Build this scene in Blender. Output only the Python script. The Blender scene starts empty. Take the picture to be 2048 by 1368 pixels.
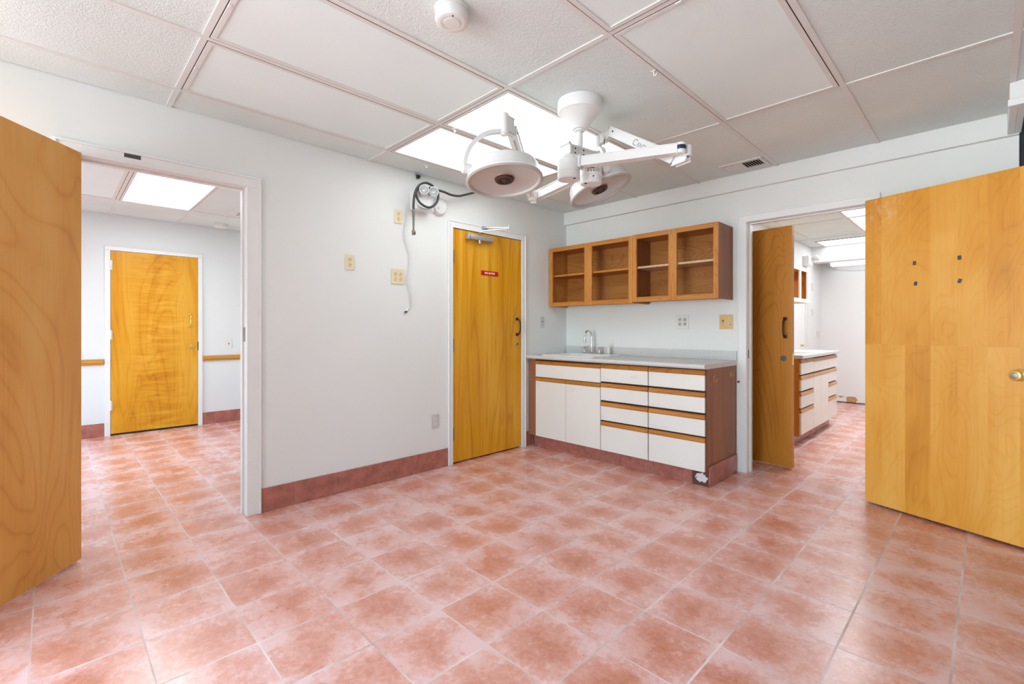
import bpy, bmesh, math, random
from mathutils import Vector, Matrix
from math import pi, sin, cos, radians

random.seed(7)
scn = bpy.context.scene
COL = scn.collection

# ------------------------------------------------------------------ camera
cam_d = bpy.data.cameras.new('camera')
cam = bpy.data.objects.new('camera', cam_d)
COL.objects.link(cam)
cam.location = (3.2336, -4.0047, 1.1651)
cam.rotation_euler = (pi / 2, 0, radians(45.5456))
cam_d.sensor_width = 36.0
cam_d.lens = 36.0 * 937.286 / 2048.0
cam_d.shift_y = -(684.0 - 657.75) / 2048.0
cam_d.clip_start = 0.02
scn.camera = cam

# ------------------------------------------------------------------ world, daylight, exposure
LIT = 3.7            # fluorescent panels of the main room
LIT_LEFT = 13.0       # panels of the room beyond the left doorway
LIT_RIGHT = 12.5      # panels of the room beyond the right doorway
SKY = 17.0
scn.view_settings.view_transform = 'Standard'
scn.view_settings.look = 'None'
scn.view_settings.gamma = 1.0
scn.view_settings.use_curve_mapping = False
scn.view_settings.exposure = 0.0

world = bpy.data.worlds.new('World')
scn.world = world
world.use_nodes = True
wn = world.node_tree
for n in list(wn.nodes):
    wn.nodes.remove(n)
w_out = wn.nodes.new('ShaderNodeOutputWorld')
w_bg = wn.nodes.new('ShaderNodeBackground')
# blue-white sky above the horizon, paler ground light added below it to lift the ceiling
w_tc = wn.nodes.new('ShaderNodeTexCoord')
w_sep = wn.nodes.new('ShaderNodeSeparateXYZ')
wn.links.new(w_tc.outputs['Generated'], w_sep.inputs[0])
w_rp = wn.nodes.new('ShaderNodeValToRGB')
wn.links.new(w_sep.outputs[2], w_rp.inputs[0])
w_rp.color_ramp.elements[0].position = 0.0
w_rp.color_ramp.elements[0].color = (0.84, 0.96, 1.0, 1)
w_rp.color_ramp.elements[1].position = 0.06
w_rp.color_ramp.elements[1].color = (0.55, 0.78, 1.0, 1)
wn.links.new(w_rp.outputs[0], w_bg.inputs['Color'])
w_bg.inputs['Strength'].default_value = SKY
wn.links.new(w_bg.outputs[0], w_out.inputs[0])

WIN = dict(x0=1.20, x1=3.30, z0=0.10, z1=2.20, y=-8.4)     # unseen window added behind the camera for daylight
WIL = dict(y0=-8.0, y1=-5.1, z0=0.10, z1=2.20)             # unseen window added in the left wall for daylight


def portal(size, size_y, loc, rot):
    pl = bpy.data.lights.new('window_portal', 'AREA')
    pl.shape = 'RECTANGLE'
    pl.size = size
    pl.size_y = size_y
    pl.cycles.is_portal = True
    po = bpy.data.objects.new('window_portal', pl)
    po.location = loc
    po.rotation_euler = rot
    COL.objects.link(po)

portal(WIN['x1'] - WIN['x0'], WIN['z1'] - WIN['z0'], ((WIN['x0'] + WIN['x1']) / 2, WIN['y'] - 0.13, (WIN['z0'] + WIN['z1']) / 2), (pi / 2, 0, 0))
portal(WIL['y1'] - WIL['y0'], WIL['z1'] - WIL['z0'], (-0.13, (WIL['y0'] + WIL['y1']) / 2, (WIL['z0'] + WIL['z1']) / 2), (pi / 2, 0, -pi / 2))
portal(1.4, 1.15, (-2.25, -5.43, 0.875), (pi / 2, 0, 0))

# ------------------------------------------------------------------ colour and material helpers
def lin(c):
    return tuple(((v / 255.0) / 12.92 if v / 255.0 <= 0.04045 else ((v / 255.0 + 0.055) / 1.055) ** 2.4) for v in c) + (1.0,)


class NT:
    """small node builder"""
    def __init__(self, name):
        self.m = bpy.data.materials.new(name)
        self.m.use_nodes = True
        self.t = self.m.node_tree
        for n in list(self.t.nodes):
            self.t.nodes.remove(n)
        self.out = self.t.nodes.new('ShaderNodeOutputMaterial')
        self.b = self.t.nodes.new('ShaderNodeBsdfPrincipled')
        self.t.links.new(self.b.outputs[0], self.out.inputs[0])

    def n(self, typ, **kw):
        x = self.t.nodes.new(typ)
        for k, v in kw.items():
            setattr(x, k, v)
        return x

    def l(self, a, b):
        self.t.links.new(a, b)

    def val(self, sock, v):
        if isinstance(v, bpy.types.NodeSocket):
            self.l(v, sock)
        else:
            sock.default_value = v

    def math(self, op, a, b=0.0, c=None):
        x = self.n('ShaderNodeMath', operation=op)
        self.val(x.inputs[0], a)
        self.val(x.inputs[1], b)
        if c is not None:
            self.val(x.inputs[2], c)
        return x.outputs[0]

    def coord(self):
        return self.n('ShaderNodeTexCoord').outputs['Object']

    def mapping(self, vec, scale=(1, 1, 1), loc=(0, 0, 0)):
        x = self.n('ShaderNodeMapping')
        self.l(vec, x.inputs[0])
        self.val(x.inputs['Scale'], scale)
        self.val(x.inputs['Location'], loc)
        return x.outputs[0]

    def noise(self, vec, scale, detail=3.0, rough=0.55, dist=0.0):
        x = self.n('ShaderNodeTexNoise')
        if vec is not None:
            self.l(vec, x.inputs['Vector'])
        x.inputs['Scale'].default_value = scale
        x.inputs['Detail'].default_value = detail
        x.inputs['Roughness'].default_value = rough
        x.inputs['Distortion'].default_value = dist
        return x.outputs[0]

    def ramp(self, fac, stops):
        x = self.n('ShaderNodeValToRGB')
        self.l(fac, x.inputs[0])
        e = x.color_ramp.elements
        while len(e) < len(stops):
            e.new(0.5)
        for i, (p, c) in enumerate(stops):
            e[i].position = p
            e[i].color = c
        return x.outputs[0]

    def mix(self, fac, a, b, blend='MIX'):
        x = self.n('ShaderNodeMix', data_type='RGBA', blend_type=blend)
        self.val(x.inputs['Factor'], fac)
        self.val(x.inputs['A'] if False else x.inputs[6], a)
        self.val(x.inputs[7], b)
        return x.outputs[2]

    def bump(self, h, strength, dist=0.002):
        x = self.n('ShaderNodeBump')
        x.inputs['Strength'].default_value = strength
        x.inputs['Distance'].default_value = dist
        self.l(h, x.inputs['Height'])
        self.l(x.outputs[0], self.b.inputs['Normal'])


def simple(name, c, rough=0.5, metal=0.0, var=0.04, nscale=6.0, bump=0.0, bscale=60.0, spec=None):
    k = NT(name)
    co = k.coord()
    f = k.noise(co, nscale)
    a = lin(c)
    lo = tuple(v * (1 - var) for v in a[:3]) + (1,)
    hi = tuple(min(1, v * (1 + var)) for v in a[:3]) + (1,)
    k.l(k.ramp(f, [(0.3, lo), (0.7, hi)]), k.b.inputs['Base Color'])
    k.b.inputs['Roughness'].default_value = rough
    k.b.inputs['Metallic'].default_value = metal
    if spec is not None:
        k.b.inputs['Specular IOR Level'].default_value = spec
    if bump:
        k.bump(k.noise(co, bscale, 2.0), bump)
    return k.m


def emit(name, c, s):
    k = NT(name)
    f = k.noise(k.coord(), 2.0)
    k.b.inputs['Base Color'].default_value = lin((240, 240, 240))
    k.l(k.ramp(f, [(0.0, lin(c)), (1.0, lin(c))]), k.b.inputs['Emission Color'])
    k.b.inputs['Emission Strength'].default_value = s
    k.b.inputs['Roughness'].default_value = 0.4
    return k.m


def wood(name, dark, mid, light, rings=9.0, stretch=0.22, across=2.4, fine=0.35, rough=0.38,
         dist=0.6, figure=0.0, strips=0.0, axis='z', lines=0.5, offset=(0, 0, 0), spec=0.3, scuff=None):
    """veneer: contour rings cut through stretched noise, fine pores, optional cross figure or pieced strips"""
    k = NT(name)
    co = k.coord()
    if axis == 'x':
        sep0 = k.n('ShaderNodeSeparateXYZ'); k.l(co, sep0.inputs[0])
        cb = k.n('ShaderNodeCombineXYZ')
        k.l(sep0.outputs[2], cb.inputs[0]); k.l(sep0.outputs[1], cb.inputs[1]); k.l(sep0.outputs[0], cb.inputs[2])
        co = cb.outputs[0]
    if axis == 'y':
        sep0 = k.n('ShaderNodeSeparateXYZ'); k.l(co, sep0.inputs[0])
        cb = k.n('ShaderNodeCombineXYZ')
        k.l(sep0.outputs[2], cb.inputs[0]); k.l(sep0.outputs[0], cb.inputs[1]); k.l(sep0.outputs[1], cb.inputs[2])
        co = cb.outputs[0]
    tone = None
    if strips:
        sep = k.n('ShaderNodeSeparateXYZ'); k.l(co, sep.inputs[0])
        ix = k.math('FLOOR', k.math('DIVIDE', k.math('ADD', sep.outputs[0], 0.03), strips))
        iz = k.math('FLOOR', k.math('DIVIDE', k.math('ADD', sep.outputs[2], 0.13), 1.18))
        cb2 = k.n('ShaderNodeCombineXYZ'); k.l(ix, cb2.inputs[0]); k.l(iz, cb2.inputs[1])
        wh = k.n('ShaderNodeTexWhiteNoise', noise_dimensions='2D'); k.l(cb2.outputs[0], wh.inputs['Vector'])
        tone = wh.outputs['Value']
        off = k.n('ShaderNodeVectorMath', operation='SCALE'); k.l(wh.outputs['Color'], off.inputs[0]); off.inputs[3].default_value = 0.22
        add = k.n('ShaderNodeVectorMath', operation='ADD'); k.l(co, add.inputs[0]); k.l(off.outputs[0], add.inputs[1])
        co2 = add.outputs[0]
    else:
        co2 = co
    v = k.mapping(co2, (across, across, across * stretch), offset)
    big = k.noise(v, 1.0, 2.5, 0.45, dist)
    ring = k.math('FRACT', k.math('MULTIPLY', big, rings))
    tri = k.math('ABSOLUTE', k.math('SUBTRACT', ring, 0.5))          # 0.5 at a ring line
    line = k.math('POWER', k.math('MULTIPLY', tri, 2.0), 5.0)
    vf = k.mapping(co2, (95, 95, 2.6), offset)
    fin = k.noise(vf, 1.0, 3.0, 0.6)
    body = k.noise(k.mapping(co2, (across * 1.7, across * 1.7, across * stretch * 1.4), (3.1, 1.7, 5.2)), 1.0, 3.0, 0.5, 0.3)
    f = k.math('ADD', k.math('MULTIPLY', body, 0.75), k.math('MULTIPLY', fin, fine))
    if figure:
        # curly cross figure, strongest down the middle of the leaf
        sf = k.n('ShaderNodeSeparateXYZ'); k.l(co, sf.inputs[0])
        wv = k.math('MULTIPLY', k.math('SUBTRACT', k.noise(k.mapping(co, (1.0, 1.0, 1.4)), 1.0, 2.0), 0.5), 0.5)
        xx = k.math('DIVIDE', k.math('SUBTRACT', k.math('ADD', sf.outputs[0], wv), 0.42), 0.30)
        mask = k.math('MAXIMUM', k.math('SUBTRACT', 1.0, k.math('POWER', k.math('ABSOLUTE', xx), 2.0)), 0.08)
        fg = k.noise(k.mapping(co2, (2.6, 2.6, 15.0), (0.7, 0.2, 0.3)), 1.0, 2.0, 0.5, 1.3)
        f = k.math('ADD', f, k.math('MULTIPLY', k.math('MULTIPLY', k.math('SUBTRACT', fg, 0.5), figure), mask))
    f = k.math('SUBTRACT', f, k.math('MULTIPLY', line, 0.30 * lines))
    f = k.math('SUBTRACT', f, (fine - 0.35) * 0.5)
    if tone is not None:
        f = k.math('ADD', f, k.math('MULTIPLY', k.math('SUBTRACT', tone, 0.5), 0.22))
    c = k.ramp(f, [(0.16, lin(dark)), (0.5, lin(mid)), (0.82, lin(light))])
    if scuff:
        # rubbed pale patch near one corner, with ragged edges of its own
        sp_ = k.n('ShaderNodeSeparateXYZ'); k.l(co, sp_.inputs[0])
        dx_ = k.math('DIVIDE', k.math('SUBTRACT', sp_.outputs[0], scuff[0]), scuff[2])
        dz_ = k.math('DIVIDE', k.math('SUBTRACT', sp_.outputs[2], scuff[1]), scuff[3])
        rr_ = k.math('ADD', k.math('POWER', dx_, 2.0), k.math('POWER', dz_, 2.0))
        rag = k.math('ADD', k.noise(k.mapping(co, (26, 26, 12)), 1.0, 5.0, 0.65), k.math('MULTIPLY', rr_, -0.16))
        x = k.n('ShaderNodeMapRange'); k.l(rag, x.inputs[0])
        x.inputs[1].default_value = 0.47; x.inputs[2].default_value = 0.66; x.inputs[3].default_value = 0.0; x.inputs[4].default_value = 0.6
        c = k.mix(x.outputs[0], c, lin((232, 196, 160)))
    k.l(c, k.b.inputs['Base Color'])
    k.b.inputs['Roughness'].default_value = rough
    k.b.inputs['Specular IOR Level'].default_value = spec
    k.bump(fin, 0.04, 0.0006)
    return k.m


def tile_floor(name):
    k = NT(name)
    co = k.coord()
    sep = k.n('ShaderNodeSeparateXYZ'); k.l(co, sep.inputs[0])
    u = k.math('DIVIDE', k.math('SUBTRACT', sep.outputs[0], 0.124), 0.3019)
    v = k.math('DIVIDE', k.math('ADD', sep.outputs[1], 2.5570), 0.3008)
    fu = k.math('FRACT', u); fv = k.math('FRACT', v)
    du = k.math('SUBTRACT', 0.5, k.math('ABSOLUTE', k.math('SUBTRACT', fu, 0.5)))     # distance to the joint
    dv = k.math('SUBTRACT', 0.5, k.math('ABSOLUTE', k.math('SUBTRACT', fv, 0.5)))
    wob = k.math('MULTIPLY', k.math('SUBTRACT', k.noise(co, 14.0), 0.5), 0.008)
    gu = k.math('LESS_THAN', k.math('ADD', du, wob), 0.0135)
    gv = k.math('LESS_THAN', k.math('ADD', dv, wob), 0.0095)
    g = k.math('MAXIMUM', gu, gv)
    cb = k.n('ShaderNodeCombineXYZ')
    k.l(k.math('FLOOR', u), cb.inputs[0]); k.l(k.math('FLOOR', v), cb.inputs[1])
    wh = k.n('ShaderNodeTexWhiteNoise', noise_dimensions='2D'); k.l(cb.outputs[0], wh.inputs['Vector'])
    off = k.n('ShaderNodeVectorMath', operation='SCALE'); k.l(wh.outputs['Color'], off.inputs[0]); off.inputs[3].default_value = 9.0
    add = k.n('ShaderNodeVectorMath', operation='ADD'); k.l(co, add.inputs[0]); k.l(off.outputs[0], add.inputs[1])
    n1 = k.noise(add.outputs[0], 5.0, 9.0, 0.68, 0.15)
    n2 = k.noise(add.outputs[0], 48.0, 6.0, 0.75)
    # the glaze has a darker clay cloud in the middle of every tile
    r = k.math('POWER', k.math('ADD', k.math('POWER', k.math('SUBTRACT', fu, 0.5), 2.0), k.math('POWER', k.math('SUBTRACT', fv, 0.5), 2.0)), 0.5)
    f = k.math('ADD', k.math('MULTIPLY', n1, 0.85), k.math('MULTIPLY', n2, 0.50))
    f = k.math('ADD', f, k.math('MULTIPLY', k.math('SUBTRACT', r, 0.33), 0.36))
    f = k.math('SUBTRACT', f, 0.16)
    f = k.math('ADD', f, k.math('MULTIPLY', k.math('SUBTRACT', wh.outputs['Value'], 0.5), 0.07))
    c = k.ramp(f, [(0.30, lin(FLOOR_D)), (0.50, lin(FLOOR_M)), (0.68, lin(FLOOR_L))])
    gc = k.ramp(k.noise(co, 3.0, 4.0), [(0.36, lin((200, 168, 158))), (0.64, lin((238, 216, 212)))])
    k.l(k.mix(g, c, gc), k.b.inputs['Base Color'])
    k.b.inputs['Specular IOR Level'].default_value = 0.7
    rg = k.math('ADD', k.math('MULTIPLY', n1, 0.16), 0.19)
    k.l(k.math('ADD', rg, k.math('MULTIPLY', g, 0.35)), k.b.inputs['Roughness'])
    h = k.math('ADD', k.math('SUBTRACT', 1.0, g), k.math('MULTIPLY', n2, 0.10))
    k.bump(h, 0.35, 0.0012)
    return k.m


def ceiling_tile(name):
    k = NT(name)
    co = k.coord()
    n = k.noise(co, 75.0, 3.0, 0.62, 1.4)
    b = k.noise(co, 1.4, 3.0)
    k.l(k.ramp(b, [(0.3, lin((219, 228, 225))), (0.7, lin((230, 238, 235)))]), k.b.inputs['Base Color'])
    k.b.inputs['Roughness'].default_value = 0.9
    k.bump(n, 0.7, 0.006)
    return k.m


def lens_grid(name, c):
    k = NT(name)
    co = k.coord()
    sep = k.n('ShaderNodeSeparateXYZ'); k.l(co, sep.inputs[0])
    a = k.math('SINE', k.math('MULTIPLY', k.math('ADD', sep.outputs[0], sep.outputs[1]), 700.0))
    b = k.math('SINE', k.math('MULTIPLY', k.math('SUBTRACT', sep.outputs[0], sep.outputs[1]), 700.0))
    h = k.math('MULTIPLY', a, b)
    base = k.noise(co, 1.2, 2.0)
    k.l(k.ramp(base, [(0.3, tuple(x * 0.94 for x in lin(c)[:3]) + (1,)), (0.7, lin(c))]), k.b.inputs['Base Color'])
    k.b.inputs['Roughness'].default_value = 0.32
    k.bump(h, 0.25, 0.001)
    return k.m


FLOOR_D = (199, 122, 94)
FLOOR_M = (223, 161, 145)
FLOOR_L = (236, 197, 194)

M = {}
M['wall'] = simple('wall_paint', (232, 233, 229), 0.62, var=0.012, nscale=1.5, bump=0.05, bscale=180)
M['wall_white'] = simple('bright_wall_paint', (238, 238, 237), 0.6, var=0.01, nscale=1.5)
M['grey_wall'] = simple('bounce_cutting_grey', (176, 178, 178), 0.7, var=0.02, nscale=1.5)  # for the unseen right wall, greyed to cut light bounced leftwards
M['wall_soft'] = simple('left_room_paint', (226, 229, 228), 0.6, var=0.01, nscale=1.5)
M['trim'] = simple('trim_paint', (236, 236, 233), 0.42, var=0.01, nscale=3)
M['floor'] = tile_floor('terracotta_floor_tile')
M['base_tile'] = simple('terracotta_base_tile', (172, 106, 92), 0.3, var=0.26, nscale=16)
M['base_grout'] = simple('base_grout', (190, 150, 140), 0.8)
M['ceil'] = ceiling_tile('ceiling_tile_texture')
M['grid'] = simple('ceiling_grid_paint', (224, 223, 219), 0.5, var=0.02)
M['lens'] = lens_grid('prismatic_lens', (236, 248, 246))
M['lit'] = emit('lit_lens', (240, 251, 255), LIT)
M['lit_l'] = emit('lit_lens_left', (242, 251, 255), LIT_LEFT)
M['lit_r'] = emit('lit_lens_right', (242, 251, 255), LIT_RIGHT)
M['lit_strip'] = emit('lit_strip_diffuser', (242, 251, 255), 1.8)
M['lit_r2'] = emit('lit_lens_beam', (242, 251, 255), LIT_RIGHT * 0.3)
M['fixture'] = simple('fixture_frame_paint', (222, 221, 217), 0.4, var=0.02)
M['gap'] = simple('shadow_gap_black', (24, 22, 22), 0.8)
M['white_enamel'] = simple('white_enamel', (232, 231, 228), 0.28, var=0.012)
M['white_plastic'] = simple('white_plastic', (228, 227, 222), 0.4, var=0.02)
M['grey_plastic'] = simple('grey_plastic', (205, 204, 200), 0.4, var=0.02)
M['ivory'] = simple('ivory_plastic', (233, 216, 180), 0.4, var=0.03)
M['ivory_dark'] = simple('ivory_receptacle', (224, 204, 166), 0.4, var=0.03)
M['beige'] = simple('aged_beige_plastic', (222, 186, 122), 0.45, var=0.06, nscale=20)
M['slot'] = simple('slot_dark', (60, 46, 36), 0.6)
M['black'] = simple('black_rubber', (38, 38, 38), 0.55)
M['hose'] = simple('hose_rubber', (52, 51, 50), 0.45, var=0.1, nscale=40)
M['chrome'] = simple('chrome', (215, 216, 218), 0.12, 1.0, var=0.02)
M['alu'] = simple('brushed_aluminium', (196, 200, 206), 0.42, 0.8, var=0.05, nscale=60)
M['brass'] = simple('polished_brass', (232, 190, 100), 0.27, 0.8, var=0.05)
M['bronze'] = simple('dark_bronze', (84, 56, 40), 0.38, 0.8, var=0.15, nscale=30)
M['steel'] = simple('worn_steel', (128, 124, 112), 0.38, 0.9, var=0.15, nscale=40)
M['reflector'] = simple('satin_reflector', (216, 218, 218), 0.3, 0.4, var=0.03)
M['lens_rim'] = simple('lens_rim_grey', (186, 184, 178), 0.4, var=0.02)
M['brown_cap'] = simple('brown_vent_cap', (74, 42, 36), 0.5, var=0.15, nscale=50)
M['copper_tint'] = simple('copper_reflection_tint', (176, 148, 128), 0.4, 0.4, var=0.05)
M['red'] = simple('red_sign', (196, 18, 24), 0.4, var=0.04)
M['paper'] = simple('white_lettering', (245, 243, 238), 0.5, var=0.01)
M['blue'] = simple('blue_mark', (36, 66, 140), 0.5)
M['navy'] = simple('navy_band', (30, 42, 66), 0.4)
M['ink'] = simple('grey_ink', (150, 150, 150), 0.7)
M['tape'] = simple('dark_tape', (74, 68, 70), 0.6, var=0.12, nscale=60)
M['laminate'] = simple('white_laminate', (232, 229, 221), 0.4, var=0.012, nscale=3)
M['counter'] = None
M['dark_gap'] = simple('cabinet_gap_dark', (58, 34, 20), 0.7, var=0.1)
M['scuff'] = None
M['hole'] = simple('bored_hole_grey', (96, 92, 90), 0.7)
M['tan_patch'] = simple('torn_tan_board', (196, 152, 98), 0.8, var=0.1, nscale=30)
M['scrape'] = simple('scraped_board', (172, 118, 86), 0.7, var=0.1)
M['hook_brass'] = simple('dull_brass', (186, 148, 92), 0.35, 0.7, var=0.08)
M['pencil'] = simple('pencil_grey', (176, 176, 176), 0.8)
M['porcelain'] = simple('sink_porcelain', (240, 240, 238), 0.15, var=0.005)
M['red_tip'] = simple('red_plastic', (170, 24, 30), 0.4)
M['curtain'] = simple('black_panel', (16, 18, 20), 0.6)
M['glass_lamp'] = simple('lamp_glass', (222, 222, 220), 0.12, 0.35, var=0.12, nscale=30)

M['door_pale'] = wood('pale_maple_veneer', (190, 116, 44), (224, 160, 78), (238, 188, 112), rings=30, across=1.5, stretch=0.36, lines=0.42, dist=0.7, fine=0.22, rough=0.36, offset=(0.4, 0, 0.2))
M['door_streak'] = wood('golden_streaked_veneer', (176, 100, 8), (220, 154, 30), (240, 186, 70), rings=9, across=4.2, stretch=0.07, lines=0.6, dist=0.4, fine=0.3, rough=0.3)
M['door_curl'] = wood('golden_curly_veneer', (180, 104, 10), (220, 154, 34), (238, 184, 74), rings=16, across=2.4, stretch=0.2, lines=0.45, dist=0.8, fine=0.14, rough=0.3, figure=0.72)
M['door_pieced'] = wood('pieced_birch_veneer', (176, 104, 22), (222, 152, 52), (238, 180, 88), rings=26, across=2.2, stretch=0.42, lines=0.24, dist=0.8, fine=0.2, rough=0.36, strips=0.128, scuff=(0.12, 1.93, 0.16, 0.13))
M['door_brown'] = wood('brown_veneer', (138, 76, 12), (192, 122, 38), (214, 150, 66), rings=44, across=1.9, stretch=0.24, lines=0.5, dist=0.8, fine=0.3, rough=0.35)
M['oak_v'] = wood('oak_upright', (132, 74, 24), (190, 122, 54), (214, 154, 86), rings=44, across=3.0, stretch=0.13, lines=0.6, fine=0.45, rough=0.42)
M['oak_h'] = wood('oak_lengthwise', (128, 70, 22), (186, 118, 50), (210, 148, 80), rings=44, across=3.0, stretch=0.13, lines=0.6, fine=0.45, rough=0.42, axis='x')
M['oak_panel'] = wood('oak_case_panel', (134, 80, 32), (176, 116, 56), (202, 146, 84), rings=46, across=2.4, stretch=0.3, lines=0.6, fine=0.35, rough=0.45, axis='x')
M['oak_pull'] = wood('oak_pull_strip', (136, 76, 20), (186, 120, 48), (210, 150, 76), rings=36, across=3.6, stretch=0.12, lines=0.7, fine=0.4, rough=0.4, axis='x')
M['oak_pull_y'] = wood('oak_pull_strip_far', (150, 100, 60), (196, 146, 98), (214, 170, 124), rings=10, across=3.6, stretch=0.1, lines=0.5, fine=0.4, rough=0.4, axis='y')
M['side_brown'] = wood('brown_laminate_side', (112, 66, 40), (146, 92, 60), (166, 112, 78), rings=8, across=3.6, stretch=0.08, lines=0.5, fine=0.4, rough=0.42)
M['rail_wood'] = wood('chair_rail_wood', (150, 92, 26), (196, 134, 54), (216, 160, 84), rings=5, across=3, stretch=0.1, lines=0.4, axis='y')

# countertop: pale grey speckled laminate
k = NT('speckled_laminate')
co = k.coord()
f = k.math('ADD', k.math('MULTIPLY', k.noise(co, 190.0, 3.0, 0.7), 0.88), k.math('MULTIPLY', k.noise(co, 30.0, 3.0), 0.12))
k.l(k.ramp(f, [(0.34, lin((192, 191, 188))), (0.5, lin((210, 209, 206))), (0.66, lin((222, 221, 218)))]), k.b.inputs['Base Color'])
k.b.inputs['Roughness'].default_value = 0.35
M['counter'] = k.m

# brown plinth board with a white scuffed patch of bare filler
k = NT('scuffed_plinth')
co = k.coord()
sep = k.n('ShaderNodeSeparateXYZ'); k.l(co, sep.inputs[0])
dx = k.math('DIVIDE', k.math('SUBTRACT', sep.outputs[0], 0.405), 0.043)
dz = k.math('DIVIDE', k.math('SUBTRACT', sep.outputs[2], 0.058), 0.036)
rr = k.math('ADD', k.math('POWER', dx, 2.0), k.math('POWER', dz, 2.0))
rr = k.math('ADD', rr, k.math('MULTIPLY', k.math('SUBTRACT', k.noise(co, 45.0, 4.0), 0.5), 2.4))
k.l(k.mix(k.math('LESS_THAN', rr, 0.95), lin((92, 52, 34)), lin((222, 218, 220))), k.b.inputs['Base Color'])
k.b.inputs['Roughness'].default_value = 0.6
M['scuff'] = k.m


# ------------------------------------------------------------------ mesh helpers
class MB:
    def __init__(self):
        self.bm = bmesh.new()

    def _add(self, tmp, mat=None):
        if mat is not None:
            bmesh.ops.transform(tmp, matrix=mat, verts=tmp.verts)
        me = bpy.data.meshes.new('tmp')
        tmp.to_mesh(me)
        tmp.free()
        self.bm.from_mesh(me)
        bpy.data.meshes.remove(me)
        return self

    def box(self, x0, x1, y0, y1, z0, z1, bevel=0.0, seg=2, mat=None):
        t = bmesh.new()
        bmesh.ops.create_cube(t, size=1.0)
        for v in t.verts:
            v.co = Vector((x0 + (v.co.x + .5) * (x1 - x0), y0 + (v.co.y + .5) * (y1 - y0), z0 + (v.co.z + .5) * (z1 - z0)))
        if bevel:
            bmesh.ops.bevel(t, geom=list(t.edges), offset=bevel, segments=seg, affect='EDGES', profile=0.5)
        return self._add(t, mat)

    def lathe(self, prof, origin=(0, 0, 0), axis=(0, 0, 1), seg=40, closed=False):
        """profile of (radius, height) turned about axis"""
        t = bmesh.new()
        rings = []
        for r, h in prof:
            if r < 1e-6:
                rings.append([t.verts.new((0, 0, h))])
            else:
                rings.append([t.verts.new((r * cos(2 * pi * i / seg), r * sin(2 * pi * i / seg), h)) for i in range(seg)])
        for a, b in zip(rings[:-1], rings[1:]):
            for i in range(seg):
                j = (i + 1) % seg
                if len(a) == 1 and len(b) > 1:
                    t.faces.new((a[0], b[i], b[j]))
                elif len(b) == 1 and len(a) > 1:
                    t.faces.new((a[i], a[j], b[0]))
                elif len(a) > 1:
                    t.faces.new((a[i], a[j], b[j], b[i]))
        bmesh.ops.recalc_face_normals(t, faces=t.faces)
        q = Vector((0, 0, 1)).rotation_difference(Vector(axis).normalized())
        return self._add(t, Matrix.Translation(Vector(origin)) @ q.to_matrix().to_4x4())

    def cyl(self, p0, p1, r0, r1=None, seg=28, bevel=0.0):
        p0 = Vector(p0); p1 = Vector(p1)
        r1 = r0 if r1 is None else r1
        h = (p1 - p0).length
        b = bevel
        prof = [(0, 0), (r0 - b, 0), (r0, b), (r1, h - b), (r1 - b, h), (0, h)] if b else [(0, 0), (r0, 0), (r1, h), (0, h)]
        return self.lathe(prof, p0, (p1 - p0), seg)

    def sphere(self, c, r, seg=20, sc=(1, 1, 1)):
        t = bmesh.new()
        bmesh.ops.create_uvsphere(t, u_segments=seg, v_segments=seg // 2, radius=r)
        return self._add(t, Matrix.Translation(Vector(c)) @ Matrix.Diagonal((sc[0], sc[1], sc[2], 1)))

    def tube(self, pts, r, seg=12, smooth=6, flat=None):
        """round (or flat: width, thickness) bar swept along a Catmull-Rom path"""
        P = [Vector(p) for p in pts]
        path = []
        if smooth and len(P) > 2:
            for i in range(len(P) - 1):
                p0 = P[max(i - 1, 0)]; p1 = P[i]; p2 = P[i + 1]; p3 = P[min(i + 2, len(P) - 1)]
                for s in range(smooth):
                    u = s / smooth
                    path.append(0.5 * ((2 * p1) + (p2 - p0) * u + (2 * p0 - 5 * p1 + 4 * p2 - p3) * u * u + (3 * p1 - p0 - 3 * p2 + p3) * u ** 3))
            path.append(P[-1])
        else:
            path = P
        t = bmesh.new()
        rings = []
        prev = None
        for i, p in enumerate(path):
            d = (path[min(i + 1, len(path) - 1)] - path[max(i - 1, 0)]).normalized()
            if prev is None:
                ref = Vector((0, 0, 1)) if abs(d.z) < 0.9 else Vector((1, 0, 0))
                if flat and len(flat) > 2:
                    ref = Vector(flat[2])
                a = (ref - d * ref.dot(d)).normalized()
            else:
                a = (prev - d * prev.dot(d)).normalized()
            prev = a
            b = d.cross(a)
            if flat:
                w, h = flat[0] / 2, flat[1] / 2
                rings.append([t.verts.new(p + a * w * sx + b * h * sy) for sx, sy in ((1, 1), (-1, 1), (-1, -1), (1, -1))])
            else:
                rings.append([t.verts.new(p + (a * cos(2 * pi * j / seg) + b * sin(2 * pi * j / seg)) * r) for j in range(seg)])
        n = len(rings[0])
        for A, B in zip(rings[:-1], rings[1:]):
            for j in range(n):
                t.faces.new((A[j], A[(j + 1) % n], B[(j + 1) % n], B[j]))
        t.faces.new(rings[0]); t.faces.new(rings[-1])
        bmesh.ops.recalc_face_normals(t, faces=t.faces)
        return self._add(t)

    def beam(self, p0, p1, w, h, bevel=0.004, up=(0, 0, 1), w1=None, h1=None):
        """rectangular bar from p0 to p1, w wide and h tall"""
        p0 = Vector(p0); p1 = Vector(p1)
        d = p1 - p0; L = d.length; d.normalize()
        side = d.cross(Vector(up)).normalized()
        u = side.cross(d)
        t = bmesh.new()
        bmesh.ops.create_cube(t, size=1.0)
        for v in t.verts:
            f = v.co.x + .5
            ww = w + ((w1 if w1 else w) - w) * f
            hh = h + ((h1 if h1 else h) - h) * f
            v.co = p0 + d * (f * L) + side * (v.co.y * ww) + u * (v.co.z * hh)
        if bevel:
            bmesh.ops.bevel(t, geom=list(t.edges), offset=bevel, segments=2, affect='EDGES')
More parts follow.
